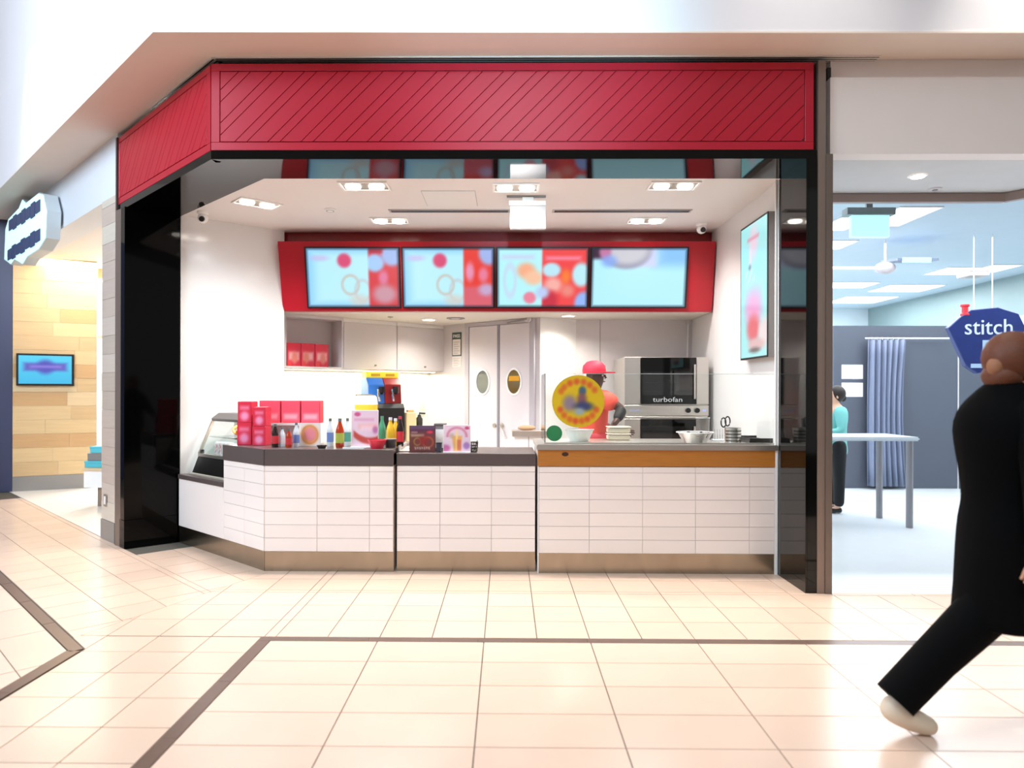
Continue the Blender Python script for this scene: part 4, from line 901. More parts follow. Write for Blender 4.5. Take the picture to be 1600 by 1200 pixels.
def pinkcup(x, y):
    c = (236, 208, 220); c = ring(c, x, y, .5, .58, .36, .33, .25, (216, 120, 150), .8 if y > .55 else 0); c = blob(c, x, y, .88, .9, .09, .06, (206, 80, 120), .4)
    w_ = .15+.06*(y-.2)/.5; c = bar(c, x, y, .5-w_, .5+w_, .02, .6, (236, 176, 110), .08); c = bar(c, x, y, .46, .52, .02, .8, (252, 220, 130), .06); c = blob(c, x, y, .3, .6, .1, .1, (200, 170, 150), .5, .7); c = bar(c, x, y, .5, .66, .04, .45, (226, 110, 90), .08, .8)
    c = blob(c, x, y, .08, .12, .16, .14, (206, 110, 160), .5); return blob(c, x, y, .86, .22, .12, .14, (180, 130, 190), .4)
poster('acrylic_sign', 'pale pink sign with an ice cream cup on the middle counter', 714, 6.02, .232, 664, pinkcup, ZM)
t = thing('napkin_dispenser', 'grey napkin dispenser standing between the two counter signs', 'dispenser', (at(687, 6.12), 6.12, ZM)); MB().box(-.05, .05, 0, .12, 0, .235).build('housing', mat('napkin_grey', '#8c8884', .4, .3), t, bev=.008); MB().box(-.035, .035, -.004, .0, .03, .19).build('napkins', m_mark, t); MB().box(-.052, .052, -.003, .122, .215, .24).build('lid', mat('napkin_lid', '#5f5a5a', .4), t, bev=.005)
t = thing('dark_cup', 'small dark cup in front of the napkin dispenser', 'cup', (at(686, 6.03), 6.03, ZM)); MB().lathe([(0, 0), (.02, 0), (.026, .075), (.023, .075), (.018, .004), (0, .004)], n=18).build('cup', mat('dark_cup', '#3c3a48', .4), t, smooth=True); MB().lathe([(.023, .075), (.028, .075), (.028, .08), (.023, .08)], n=18).build('rim', m_blackm, t)
t = thing('mesh_pen_cup', 'black mesh pen cup right of the pink sign', 'pen cup', (at(740.5, 6.06), 6.06, ZM))
MB().lathe([(0, 0), (.026, 0), (.026, .006), (0, .006)], n=16).build('base', m_blackm, t); mb = MB()
for k in range(12):
    a = 2*math.pi*k/12; mb.tube([(.026*math.cos(a), .026*math.sin(a), .003), (.034*math.cos(a), .034*math.sin(a), .084)], .0035, n=5)
for z, r in ((.03, .028), (.055, .031), (.084, .035)): mb.tube([(r*math.cos(2*math.pi*k/16), r*math.sin(2*math.pi*k/16), z) for k in range(16)], .004, n=6, closed=True)
tag(mb.build('wire_mesh', m_blackm, t), kind='stuff'); MB().tube([(0, 0, .01), (.03, 0, .1)], .004, n=6).build('pen', m_blackm, t)
# angled steel trim between left and middle counter
t = thing('steel_tray_rail', 'steel tray rail behind the dark brown counter sign', 'rail', (at(644, 6.2), 6.2, ZM+.001)); MB().box(-.1, .02, -.15, .3, 0, .012).build('plate', m_steel, t, bev=.003); MB().box(-.1, -.09, -.15, .3, .012, .05).build('lip', m_steel, t)

# ------------------------------------------------------------------ left neighbour shop
m_plank = [mat('pale_oak_%d' % k, c, .5, var=.10, stretch=(.6, .6, 9), scale=5) for k, c in enumerate(('#cdbcae', '#c6b2a4', '#d3c6b6', '#bfae9f'))]
m_oak = [mat('honey_oak_%d' % k, c, .45, var=.12, stretch=(.7, .7, 9), scale=4) for k, c in enumerate(('#d8b98a', '#cfae80', '#dcc096', '#c9a070'))]
Q0 = (-4.125, 7.195); Q1 = (-3.83, 6.915)
MQ, aQ = frame_at(Q0, Q1); LQ = math.hypot(Q1[0]-Q0[0], Q1[1]-Q0[1])
pier = st('wall_pier', MB().box(0, LQ-.002, .012, .3, 0, 3.42), m_white, 'pale wood clad pier left of the black jamb', M=MQ)
z = .2; k = 0; rnd = random.Random(5)
while z < 3.42:
    h = min(.185, 3.42-z); br = rnd.choice((0, 0, 1)); 
    MB().box(.002, LQ-.004, rnd.uniform(-.001, .002), .012, z+.001, z+h-.001).build('plank', rnd.choice(m_plank), pier, M=MQ, bev=.001); z += h
st('baseboard_pier', MB().box(-.003, LQ-.002, -.006, .3, 0, .198), mat('grey_metal_base', '#9b9793', .35, .4), 'grey metal base at the foot of the wood clad pier', M=MQ)
pk = MQ @ Vector((.145, -.006, .40)); t = thing('wall_outlet', 'steel outlet plate low on the wood clad pier', 'outlet', pk, aQ); MB().box(-.04, .04, -.006, .0, -.06, .06).build('plate', m_steel, t, bev=.002); MB().box(-.018, .018, -.009, -.006, -.04, .04).build('socket', m_mark, t)
Q2 = (-7.6, 10.68)
MH, aH = frame_at(Q2, (-3.815, 6.90)); LH = math.hypot(Q2[0]+3.815, Q2[1]-6.9)
st('wall_header', MB().box(-3, LH-.004, .01, .3, 3.425, ZS), mat('cool_white_header', '#e3e6ec', .5, var=.01), 'white header above the neighbouring left shop opening', M=MH)
st('floor', MB().prism([(-4.1, 7.19), (-4.0, 7.4), (-4.6, 14), (-12, 16), (-12, 15.08)], -.004, .0005), mat('left_shop_floor', '#ece4da', .25, var=.03), 'pale floor of the neighbouring left shop')
# opening interior
WA = (-7.32, 10.45); WB = (-6.35, 10.95)
MWd, aWd = frame_at(WA, WB); LWd = math.hypot(WB[0]-WA[0], WB[1]-WA[1])
ww = st('wall_wood', MB().box(-.0, LWd, .012, .12, 0, 3.5), m_white, 'honey oak plank wall inside the neighbouring left shop', M=MWd)
z = .22; rnd = random.Random(9)
while z < 3.5:
    h = min(.21, 3.5-z); cut = rnd.uniform(.3, .8)*LWd
    for a, b in ((0, cut), (cut, LWd)): MB().box(a+.001, b-.001, rnd.uniform(-.002, .002), .012, z+.001, z+h-.001).build('plank', rnd.choice(m_oak), ww, M=MWd, bev=.001)
    z += h
st('baseboard_wood', MB().box(0, LWd, -.006, .01, 0, .218), mat('grey_metal_base', '#9b9793', .35, .4), 'grey metal base under the honey oak wall', M=MWd)
st('wall_side', MB().box(-3.2, -.005, .0, .15, 0, ZS), mat('dark_blue_shop', '#3b3f5c', .4), 'dark blue shop edge at the far left', M=MWd @ Matrix.Translation((0, .0, 0)))
st('ceiling', MB().prism([(-8.6, 11.9), (-4.6, 7.95), (-3.6, 9.2), (-4.2, 15.5), (-9, 15.5)], 3.5, 3.55), m_white, 'cream ceiling inside the neighbouring left shop')
st('wall_white', MB().box(-8.8, -4.2, 13.0, 13.1, 0, 3.5), mat('bright_white_wall', '#f4f3f0', .5, emit=0), 'bright white rear wall deep in the neighbouring left shop')
st('trim_15', MB().box(-6.95, -6.3, 11.6, 11.66, 3.02, 3.5), m_oak[0], 'oak lintel above the bright opening in the left shop')
st('trim_16', MB().box(-6.95, -6.3, 11.6, 11.66, 2.36, 2.41), m_oak[1], 'thin oak rail across the bright opening in the left shop')
area('left_shop_lamp', (-6.2, 10.6, 3.4), (-6.6, 11.2, 0), 1.6, 1.2, 62, (1, .93, .82)); area('left_shop_lamp_rear', (-6.4, 12.0, 3.4), (-6.6, 12.6, 0), 1.6, 1.2, 330, (1, .97, .92))
# monitor on oak wall
pA = MWd.inverted() @ onL(26, 552, WA, WB); pB = MWd.inverted() @ onL(116, 603, WA, WB)
t = thing('wall_monitor', 'wall monitor with a cyan picture on the honey oak wall', 'monitor', MWd @ Vector(((pA.x+pB.x)/2, -.002, pB.z)), aWd); w = pB.x-pA.x; h = pA.z-pB.z
MB().box(-w/2, w/2, -.05, 0, 0, h).build('housing', m_blackm, t, bev=.004)
def cyan(x, y):
    c = mixc((66, 190, 236), (90, 216, 250), y); c = bar(c, x, y, .1, .9, .46, .74, (96, 96, 196), .14); c = blob(c, x, y, .5, .6, .16, .24, (84, 84, 190), .5); return bar(c, x, y, .22, .8, .57, .65, (150, 130, 226), .12)
art('display', w-.06, h-.06, cyan, m_screen, t, Matrix.Translation((0, -.0515, .03)), 48, 26)
# lit sign on header
def hx(u, v): return MH.inverted() @ onL(u, v, Q2, (-3.815, 6.90))
oL = [(29, 360), (27, 408), (38, 416), (44, 408), (58, 416), (66, 404), (86, 392), (98, 374), (100, 330), (94, 304), (86, 302), (64, 318), (58, 312), (52, 326), (34, 344)]
pl = [hx(u, v) for u, v in oL]; c0 = sum((q.x for q in pl))/len(pl); z0 = min(q.z for q in pl)
off = .16
sc_ = .975
t = thing('lit_sign', 'cloud shaped backlit shop sign projecting from the white header', 'sign', MH @ Vector((c0, 0, z0)), aH)
poly = [((q.x-c0)*sc_, (q.z-z0)*sc_) for q in pl]
MB().prism(poly, -.16, -.02, 'y').build('sign_can', mat('sign_can', '#c9d2d6', .4), t)
ctr = (sum(p[0] for p in poly)/len(poly), sum(p[1] for p in poly)/len(poly))
MB().prism([(ctr[0]+(a-ctr[0])*.97, ctr[1]+(b-ctr[1])*.97) for a, b in poly], -.166, -.161, 'y').build('lit_face', mat('lit_sign_face', '#bfeef2', .4, emit=1.1), t)
for (ua, va, ub, vb) in ((36, 355, 90, 322), (34, 402, 90, 368)):
    A = hx(ua, va); B = hx(ub, vb); zA = (A.z-z0)*sc_; zB = (B.z-z0)*sc_; xA = (A.x-c0)*sc_; xB = (B.x-c0)*sc_
    n = 7
    for k in range(n):
        x = xA+(xB-xA)*(k+.5)/n; zz = zA+(zB-zA)*(k+.5)/n; wd = (xB-xA)/n*.42; hh = .075+.02*(k % 2)
        MB().box(x-wd, x+wd, -.178, -.166, zz-hh, zz+hh).build('letter_block', mat('sign_letter', '#47527a', .5), t, bev=.02, seg=2)
for s in (-1, 1): MB().box(s*.35-.03, s*.35+.03, -.02, .01, .35, .55).build('bracket', m_grey, t)
# teal boxes on a counter in the left shop
pc = onZ(150, 790, 0)
t = thing('pickup_counter', 'white pickup counter with wood base in the left shop', 'counter', (-5.1, 9.1, 0)); 
a = onY(131, 740, 9.1); 
MB().box(a.x+5.1, a.x+5.1+.9, 0, .5, .25, onY(140, 735, 9.1).z).build('body', m_mark, t); MB().box(a.x+5.1+.15, a.x+5.1+.9, .05, .45, 0, .25).build('base', mat('brown_base', '#8c7866', .5), t); MB().box(a.x+5.1-.02, a.x+5.1+.92, -.02, .52, onY(140, 735, 9.1).z, onY(140, 732, 9.1).z).build('top', m_oak[2], t)
zt_ = onY(140, 732, 9.1).z
teal = mat('teal_card', '#5cc4d4', .5)
for k, (u, v, w_, lab) in enumerate(((146, 732, .2, 'wide teal box on the pickup counter in the left shop'), (149, 711, .12, 'small teal box stacked above on the grey block in the left shop'))):
    p = onY(u, v, 9.2); b = zt_ if k == 0 else zt_+.19
    t = thing('teal_box', lab, 'box', (p.x, 9.3, b)); MB().box(-w_*.6, w_, -.1, .1, 0, .08).build('box', teal, t, bev=.006); MB().box(-w_*.6-.004, w_+.004, -.104, .104, .06, .085).build('lid', teal, t, bev=.004)
t = thing('grey_block', 'grey block between the two teal boxes in the left shop', 'box', (onY(149, 720, 9.3).x, 9.3, zt_+.086)); MB().box(-.06, .12, -.08, .08, 0, .095).build('body', m_grey, t, bev=.004); MB().box(-.062, .122, -.082, .082, .095, .1035).build('lid', m_lgrey, t)

# ------------------------------------------------------------------ right neighbour store
m_hdr = mat('store_header_paint', '#eee2dc', .6, var=.02)
st('wall_header', MB().box(2.426, 9, 5.36, 5.5, 3.29, 3.865), m_hdr, 'white header above the clothing store opening')
st('trim_17', MB().box(2.45, 9, 5.41, 5.5, 3.866, 4.019), m_hdr, 'recessed strip between store header and soffit')
st('trim_18', MB().box(2.425, 2.452, 5.405, 5.46, 3.87, 3.96), m_blackm, 'small dark gap at the top of the bronze post')
ZR_ = 3.30
BE = [(2.41, 6.47), (4.47, 6.44), (5.2, 5.55)]
st('ceiling', MB().prism([(2.41, 5.5), (5.25, 5.5)] + BE[::-1], ZR_-.005, ZR_+.03), mat('store_soffit', '#cfcac8', .6), 'grey white entrance soffit of the clothing store')
def beam(a, b): 
    d = Vector((b[0]-a[0], b[1]-a[1], 0)).normalized(); n = Vector((-d.y, d.x, 0))*.03
    return [(a[0]-n.x, a[1]-n.y), (b[0]-n.x, b[1]-n.y), (b[0]+n.x, b[1]+n.y), (a[0]+n.x, a[1]+n.y)]
st('trim_19', MB().prism(beam(BE[0], BE[1]), 3.215, 3.29), mat('brown_beam', '#9c8a84', .4), 'brown metal rail at the store glazing line')
st('trim_21', MB().prism(beam(BE[1], BE[2]), 3.215, 3.29), mat('brown_beam', '#9c8a84', .4), 'angled brown metal rail at the store glazing line')
m_sc = mat('store_ceiling', '#b4c4cf', .6)
st('ceiling', MB().box(2.41, 9, 6.5, 17, 3.42, 3.5), m_sc, 'grey blue ceiling of the clothing store')
sf = st('floor', MB().box(2.33, 10, 5.344, 17, -.02, -.001), m_storefloor, 'pale blue white floor of the clothing store')
st('wall_store_back', MB().box(2.4, 9, 16.4, 16.5, 0, 3.5), mat('store_back_wall', '#dfe9ee', .6), 'pale rear wall of the clothing store')
st('wall_store_right', MB().box(8.3, 8.4, 5.5, 16.5, 0, 2.75), mat('store_side_wall', '#cfdfe2', .6), 'pale side wall at the right of the clothing store')
st('wall_store_right', MB().box(8.3, 8.4, 5.5, 16.5, 2.75, 3.42), mat('store_side_upper', '#8fa3a4', .5), 'grey green upper band of the store side wall')
p = onZ(1434, 275, ZR_-.006); t = thing('round_downlight', 'single round downlight in the clothing store entrance soffit', 'ceiling light', (p.x, p.y, ZR_-.006)); MB().lathe([(0, -.012), (.05, -.012), (.055, -.004)]).build('lamp', m_lamp, t, smooth=True); MB().lathe([(.055, -.006), (.075, -.003), (.075, 0)]).build('trim_ring', m_mark, t, smooth=True)
p = onZ(1461, 295, ZR_-.006); t = thing('smoke_detector', 'flat grey detector in the clothing store entrance soffit', 'detector', (p.x, p.y, ZR_-.006)); MB().lathe([(0, -.01), (.05, -.01), (.06, 0)]).build('cover', m_lgrey, t, smooth=True); MB().lathe([(0, -.016), (.02, -.016), (.024, -.0095)]).build('sensor', m_grey, t, smooth=True)
ZP = 3.42
for k, (u, v, w, d, lab) in enumerate(((1317, 349, .3, .6, 'ceiling light panel partly behind the cyan exit sign'), (1405, 338, .42, .8, 'ceiling light panel right of the cyan exit sign'), (1306, 382, .3, .5, 'ceiling light panel cut off by the bronze post'), (1488, 423, .5, .6, 'ceiling light panel left of the wire hung sign'), (1552, 419, .42, .6, 'ceiling light panel right of the wire hung sign'), (1415, 450, .95, .8, 'wide ceiling light panel below the blue monitor'), (1345, 468, 1.0, 1.0, 'long ceiling light panel nearest the back wall'), (1325, 445, .8, .6, 'faint ceiling light panel left of the wide panel'))):
    p = onZ(u, v, ZP); t = thing('panel_light', lab, 'ceiling light', (p.x, p.y, ZP), R_(0), 'clothing store light panels')
    MB().box(-w/2, w/2, -d/2, d/2, -.01, -.001).build('diffuser', m_lamp2, t)
    fr = MB()
    for q in ((-w/2-.02, w/2+.02, -d/2-.02, -d/2), (-w/2-.02, w/2+.02, d/2, d/2+.02), (-w/2-.02, -w/2, -d/2, d/2), (w/2, w/2+.02, -d/2, d/2)): fr.box(*q, -.012, -.001)
    fr.build('frame', m_mark, t)
area('store_fill_panels', (5.4, 9.4, 3.38), (5.4, 9.4, 0), 4.5, 4.5, 330, (.94, .975, 1)); area('store_panels_rear', (5.6, 13.6, 3.38), (5.6, 13.6, 0), 4.5, 3, 240, (.92, .97, 1))
# exit sign
a = onY(1331, 336, 7.0); b = onY(1390, 370, 7.0); t = thing('exit_sign_box', 'blank cyan lit sign box hanging in the clothing store', 'sign', ((a.x+b.x)/2, 7.0, ZP)); hw = (b.x-a.x)/2
MB().box(-hw, hw, 0, .06, b.z-ZP, a.z-ZP).build('lit_box', mat('cyan_lit', '#b4f4f6', .4, emit=.9), t, bev=.004); MB().box(-hw-.05, hw+.05, -.02, .1, a.z-ZP+.002, a.z-ZP+.07).build('canopy', mat('grey_canopy', '#8a9698', .5), t); MB().box(-.03, .03, .02, .05, a.z-ZP+.07, 0).build('stem', m_grey, t)
# ceiling monitor with pipe
a = onY(1383, 419, 9.0); t = thing('ceiling_monitor', 'tilted dark monitor on a white ceiling pipe in the clothing store', 'monitor', (a.x, 9.0, a.z)); 
e = onY(1297, 421, 9.0); MB().cyl((e.x-a.x-.3, 0, 0), (0, 0, 0), .018).build('pipe', m_mark, t, smooth=True); MB().ell((0, 0, 0), (.13, .1, .075)).build('joint', mat('pinkish_cap', '#c4bcc0', .5), t, smooth=True)
MB().poly8([(.05, -.2, .06), (.55, -.2, .06), (.55, .2, .1), (.05, .2, .1), (.05, -.2, .09), (.55, -.2, .09), (.55, .2, .13), (.05, .2, .13)]).build('screen_body', mat('slate_case', '#5f6c84', .4), t); MB().box(.1, .45, -.22, -.201, .03, .095).build('display', mat('blue_display', '#8cb0f0', .3, emit=.35), t); MB().cyl((.0, 0, .05), (.0, 0, ZP-a.z), .012).build('drop_rod', m_mark, t)
# curtain, partition
YP = 11.2
p0 = onY(1303, 700, YP); zt = onY(1400, 509, YP).z
pp = st('wall_partition', MB().box(p0.x, 8.28, YP, YP+.08, 0, zt), mat('slate_partition', '#4d525f', .5, var=.03), 'slate grey fitting room partition in the clothing store')
for u in (1497,): x = onY(u, 700, YP).x; MB().box(x-.008, x+.008, YP-.004, YP, 0, zt).build('joint', m_lgrey, pp)
cu0 = onY(1356, 640, YP-.12).x; cu1 = onY(1416, 640, YP-.12).x; czt = onY(1390, 531, YP-.12).z
t = thing('fitting_room_curtain', 'grey blue curtain hanging before the slate partition', 'curtain', ((cu0+cu1)/2, YP-.12, .05)); n = 60; hw = (cu1-cu0)/2
bm = MB(); vs = []; 
for zf in (0, .15, .3, .45, .6, .75, .9, 1):
    row = []
    for k in range(n+1):
        s = k/n; wv = math.sin(s*6.5*2*math.pi+.4*math.sin(zf*4)); taper = 1-.10*math.sin(zf*math.pi)*(1 if s > .5 else .3)
        row.append(bm.bm.verts.new((-hw+2*hw*s*taper, .05*wv, (czt-.05)*(zf))))
    vs.append(row)
for r0, r1 in zip(vs, vs[1:]):
    for k in range(n): bm.bm.faces.new((r0[k], r0[k+1], r1[k+1], r1[k]))
c_o = bm.build('cloth', mat('curtain_cloth', '#79829a', .7), t, smooth=True); sol = c_o.modifiers.new('s', 'SOLIDIFY'); sol.thickness = .006
rd = onY(1492, 531, YP-.12).x-t.location.x
MB().cyl((-hw-.05, 0, czt-.05+.02), (rd, 0, czt-.05+.02), .014).build('rod', m_chrome, t, smooth=True)
for k in range(7): x = -hw+.05+k*(2*hw-.1)/6; MB().tube([(x+.0, .024*math.cos(a), czt-.05+.02+.024*math.sin(a)-.005) for a in [2*math.pi*j/12 for j in range(12)]], .004, n=5, closed=True).build('curtain_ring', m_chrome, t)
for k, (va, vb, lab) in enumerate(((570, 592, 'upper white paper notice on the slate partition'), (598, 620, 'lower white paper notice on the slate partition'))):
    a = onY(1315, va, YP); b = onY(1348, vb, YP); t = thing('paper_notice', lab, 'notice', ((a.x+b.x)/2, YP-.001, b.z), 0, 'notices on the slate partition'); hw = (b.x-a.x)/2
    box('sheet', mat('paper_white', '#eef2f8', .5), t, -hw, hw, -.004, 0, 0, a.z-b.z); MB().box(-hw*.7, hw*.7, -.0055, -.004, (a.z-b.z)*.45, (a.z-b.z)*.5).build('print_line', m_lgrey, t)
# table
TY = 7.9; tz = onY(1400, 683, TY).z; x1 = onY(1438, 690, TY).x; x0 = 3.0
t = thing('high_table', 'long high white table with grey legs in the clothing store', 'table', ((x0+x1)/2, TY+.35, 0)); L = (x1-x0)/2
MB().box(-L, L, -.35, .35, tz-.045, tz).build('tabletop', mat('table_white', '#cfd9e2', .3), t, bev=.015, seg=2)
lx = onY(1425, 800, TY).x-t.location.x
for sx_, sy_ in ((lx, -.3), (lx-.02, .3), (-L+.12, -.3), (-L+.12, .3)): MB().cyl((sx_, sy_, 0), (sx_, sy_, tz-.045), .036, n=14).build('leg', mat('table_leg', '#8d8c92', .4, .4), t, smooth=True)
# hanging sign "stitch"
SY = 8.6
sh = [(1482, 512), (1500, 496), (1518, 484), (1560, 480), (1592, 490), (1604, 514), (1580, 545), (1556, 578), (1528, 584), (1510, 572)]
sp_ = [onY(u, v, SY) for u, v in sh]; cxs = sum(q.x for q in sp_)/len(sp_); zb = min(q.z for q in sp_)
t = thing('hanging_shop_sign', 'dark blue shield shaped sign hung on wires in the clothing store', 'sign', (cxs, SY, zb))
MB().prism([(q.x-cxs, q.z-zb) for q in sp_], 0, .08, 'y').build('shield', mat('navy_sign', '#1b2c6a', .35, var=.25, scale=8), t, bev=.008)
tz_ = onY(1543, 512, SY).z-zb
text('stitch', .27, mat('pale_lettering', '#c6d4ec', .5), t, (onY(1545, 512, SY).x-cxs, -.002, tz_), depth=.004)
MB().box(-.06, .02, -.004, .001, .2, tz_-.15).build('pale_bar', mat('pale_bar', '#9fbcd8', .5), t); MB().box(-.2, .05, -.004, .001, .07, .12).build('pale_stripe', mat('pale_bar', '#9fbcd8', .5), t)
ur = onY(1511, 478, SY); MB().lathe([(0, 0), (.05, 0), (.05, .02), (.035, .03), (.035, .1), (.05, .11), (.05, .13), (0, .13)], (ur.x-cxs, .04, ur.z-zb-.11)).build('red_spool', mat('red_spool', '#d8323c', .4), t, smooth=True)
for u in (1525, 1554): a = onY(u, 470, SY); MB().cyl((a.x-cxs, .04, sp_[3].z-zb-.03), (a.x-cxs, .04, ZP-zb), .006, n=6).build('wire', m_mark, t)
p = onZ(1520, 424, ZP); t = thing('ceiling_speaker', 'pinkish square ceiling speaker between two store light panels', 'speaker', (p.x, p.y, ZP)); MB().box(-.16, .16, -.16, .16, -.09, 0).build('housing', mat('dusty_pink', '#b3a29f', .5), t, bev=.01); MB().cyl((0, 0, -.094), (0, 0, -.09), .1).build('grille', m_grey, t)

# ------------------------------------------------------------------ people
def finger_hand(J, E, wrist, d, side, palm_n, key, curl=.4, s=1.0):
    # palm continues from wrist along d, five separate fingers; side = direction towards the thumb
    d = Vector(d).normalized(); side = Vector(side).normalized(); pn = Vector(palm_n).normalized(); w = Vector(wrist)
    J[key+'p'] = (tuple(w+d*.05*s), .026*s); E.append((key+'w', key+'p'))
    for k, (o_, L, r) in enumerate(((.03, .068, .0085), (.010, .078, .009), (-.011, .072, .0088), (-.03, .056, .0078))):
        a = w+d*.088*s+side*o_*s; b = a+(d*.55+pn*curl*.25)*L*s; c = b+(d*.45+pn*curl*.6)*L*.7*s
        J[key+'a%d' % k] = (tuple(a), (r+.002)*s); J[key+'b%d' % k] = (tuple(b), r*s); J[key+'c%d' % k] = (tuple(c), r*.8*s)
        E += [(key+'p', key+'a%d' % k), (key+'a%d' % k, key+'b%d' % k), (key+'b%d' % k, key+'c%d' % k)]
    a = w+d*.03*s+side*.032*s; b = a+(side*.6+d*.7+pn*.3)*.035*s; c = b+(d+pn*.4)*.03*s
    J[key+'t0'] = (tuple(a), .012*s); J[key+'t1'] = (tuple(b), .0105*s); J[key+'t2'] = (tuple(c), .0085*s)
    E += [(key+'p', key+'t0'), (key+'t0', key+'t1'), (key+'t1', key+'t2')]
def head_bits(t, c, f, skin_m, hair_m, eye=True, s=1.0):
    # c head centre, f facing direction (unit, horizontal); eyes, nose, ears, mouth, brows as parts
    f = Vector(f).normalized(); l = Vector((-f.y, f.x, 0)); c = Vector(c)
    o = Vector(t.location)
    for sg in (-1, 1):
        MB().ell(tuple(c+f*.086*s+l*.032*sg*s+Vector((0, 0, .008))-o), .011*s, 10, 8).build('eye', mat('eye_white', '#e8e2dc', .2), t, smooth=True)
        MB().ell(tuple(c+f*.0945*s+l*.032*sg*s+Vector((0, 0, .008))-o), .0055*s, 8, 6).build('pupil', m_blackm, t, smooth=True)
        MB().ell(tuple(c+l*.082*sg*s-f*.005+Vector((0, 0, -.005))-o), (.016*s, .012*s, .03*s), 10, 8).build('ear', skin_m, t, smooth=True)
        MB().ell(tuple(c+f*.09*s+l*.032*sg*s+Vector((0, 0, .028))-o), (.012*s, .014*s, .004), 8, 6).build('eyebrow', hair_m, t, smooth=True)
    a = c+f*.092*s-o
    MB().tube([tuple(a+Vector((0, 0, .012))), tuple(a+f*.016*s+Vector((0, 0, -.018))), tuple(a+f*.004+Vector((0, 0, -.026)))], [.007, .013, .009]).build('nose', skin_m, t, smooth=True)
    MB().ell(tuple(c+f*.087*s+Vector((0, 0, -.052))-o), (.016, .022, .006), 10, 6).build('mouth', mat('lips', '#9c5a50', .4), t, smooth=True)
def head_graph(J, E, c, f, neck, s=1.0):
    f = Vector(f); c = Vector(c)
    J['neck'] = (tuple(neck), .055*s); J['jaw'] = (tuple(c+f*.012*s+Vector((0, 0, -.055*s))), (.072*s, .078*s)); J['face'] = (tuple(c+Vector((0, 0, .0))), (.082*s, .098*s)); J['crown'] = (tuple(c-f*.008*s+Vector((0, 0, .062*s))), (.075*s, .09*s)); J['top'] = (tuple(c-f*.008*s+Vector((0, 0, .098*s))), (.045*s, .055*s))
    E += [('neck', 'jaw'), ('jaw', 'face'), ('face', 'crown'), ('crown', 'top')]

# --- passer by in a long black coat, striding to the right
PY = 3.16
t = thing('person', 'person in a long black coat and cream shoes striding out of the right edge', 'person', (2.22, PY, 0))
sk = mat('skin_fair', '#d29a78', .5); coat = mat('black_coat', '#050506', .9, spec=.1); trs = mat('black_trousers', '#060607', .9, spec=.1); shoe = mat('cream_shoe', '#e0cdb6', .6); hairm = mat('auburn_hair', '#6c381f', .55, var=.35, scale=25, stretch=(1, 6, 6))
J = {}; E = []
J['pel'] = ((2.22, PY, .88), (.15, .12)); J['wai'] = ((2.22, PY, 1.06), (.13, .11)); J['che'] = ((2.22, PY, 1.28), (.15, .12)); J['up'] = ((2.23, PY, 1.41), (.11, .10))
E += [('pel', 'wai'), ('wai', 'che'), ('che', 'up'), ('up', 'neck')]
hc = (2.255, PY, 1.625); head_graph(J, E, hc, (1, 0, 0), (2.25, PY, 1.49))
for sd, k in ((-1, 'n'), (1, 'f')):
    y = PY+sd*.19
    if k == 'n': el, wr = (2.18, y-.05, 1.13), (2.165, y-.07, .865)
    else: el, wr = (2.36, y+.05, 1.15), (2.58, y+.03, 1.05)
    J[k+'s'] = ((2.22, y*1.0-sd*.02, 1.40), .055); J[k+'e'] = (el, .042); J[k+'w'] = (wr, .028); E += [('up', k+'s'), (k+'s', k+'e'), (k+'e', k+'w')]
finger_hand(J, E, J['nw'][0], (-.30, 0, -1), (1, -.2, -.2), (0, 1, 0), 'n', .3)
finger_hand(J, E, J['fw'][0], (.7, 0, -.7), (.6, .2, .6), (0, -1, 0), 'f', .4)
J['lh'] = ((2.20, PY-.02, .80), .085); J['lk'] = ((2.06, PY-.02, .47), .06); J['la'] = ((1.70, PY-.02, .17), .036); E += [('pel', 'lh'), ('lh', 'lk'), ('lk', 'la')]
J['rh'] = ((2.26, PY+.15, .80), .085); J['rk'] = ((2.50, PY+.15, .48), .06); J['ra'] = ((2.60, PY+.15, .09), .036); E += [('pel', 'rh'), ('rh', 'rk'), ('rk', 'ra')]
skin('body', J, E, sk, t, 2, root='pel')
cj = {'hem': ((2.215, PY, .47), (.25, .23)), 'hip': ((2.215, PY, .72), (.236, .21)), 'wa2': ((2.225, PY, 1.0), (.185, .2)), 'wst': ((2.22, PY, 1.17), (.19, .205)), 'cst': ((2.198, PY, 1.37), (.25, .235)), 'shd': ((2.235, PY, 1.475), (.13, .16)), 'col': ((2.25, PY, 1.56), (.10, .10))}
ce = [('hem', 'hip'), ('hip', 'wa2'), ('wa2', 'wst'), ('wst', 'cst'), ('cst', 'shd'), ('shd', 'col')]
skin('coat', cj, ce, coat, t, 2, root='hip')
for k in 'nf':
    a, b, c = J[k+'s'][0], J[k+'e'][0], J[k+'w'][0]; sd_ = 1 if k == 'n' else -1; a2 = (a[0], a[1]+sd_*.09, a[2]+.02); skin('coat_sleeve', {'z': (a2, .09), 'a': (a, .095), 'b': (b, .07), 'c': (c, .052)}, [('z', 'a'), ('a', 'b'), ('b', 'c')], coat, t, 2)
for pts_ in ([(2.19, PY-.02, .74), (2.085, PY-.02, .53), (1.885, PY-.02, .335), (1.71, PY-.02, .15)], [(2.28, PY+.15, .74), (2.50, PY+.15, .48), (2.58, PY+.15, .09)]):
    rr_ = [.125, .105, .092, .088] if len(pts_) == 4 else [.12, .10, .09]
    pp_ = []; rq = []
    for i_ in range(len(pts_)-1):
        for q_ in range(4): pp_.append(Vector(pts_[i_]).lerp(Vector(pts_[i_+1]), q_/4)); rq.append(rr_[i_]+(rr_[i_+1]-rr_[i_])*q_/4)
    pp_.append(Vector(pts_[-1])); rq.append(rr_[-1])
    MB().tube([p_-Vector(t.location) for p_ in pp_], rq, n=20).build('trouser_leg', trs, t, smooth=True)
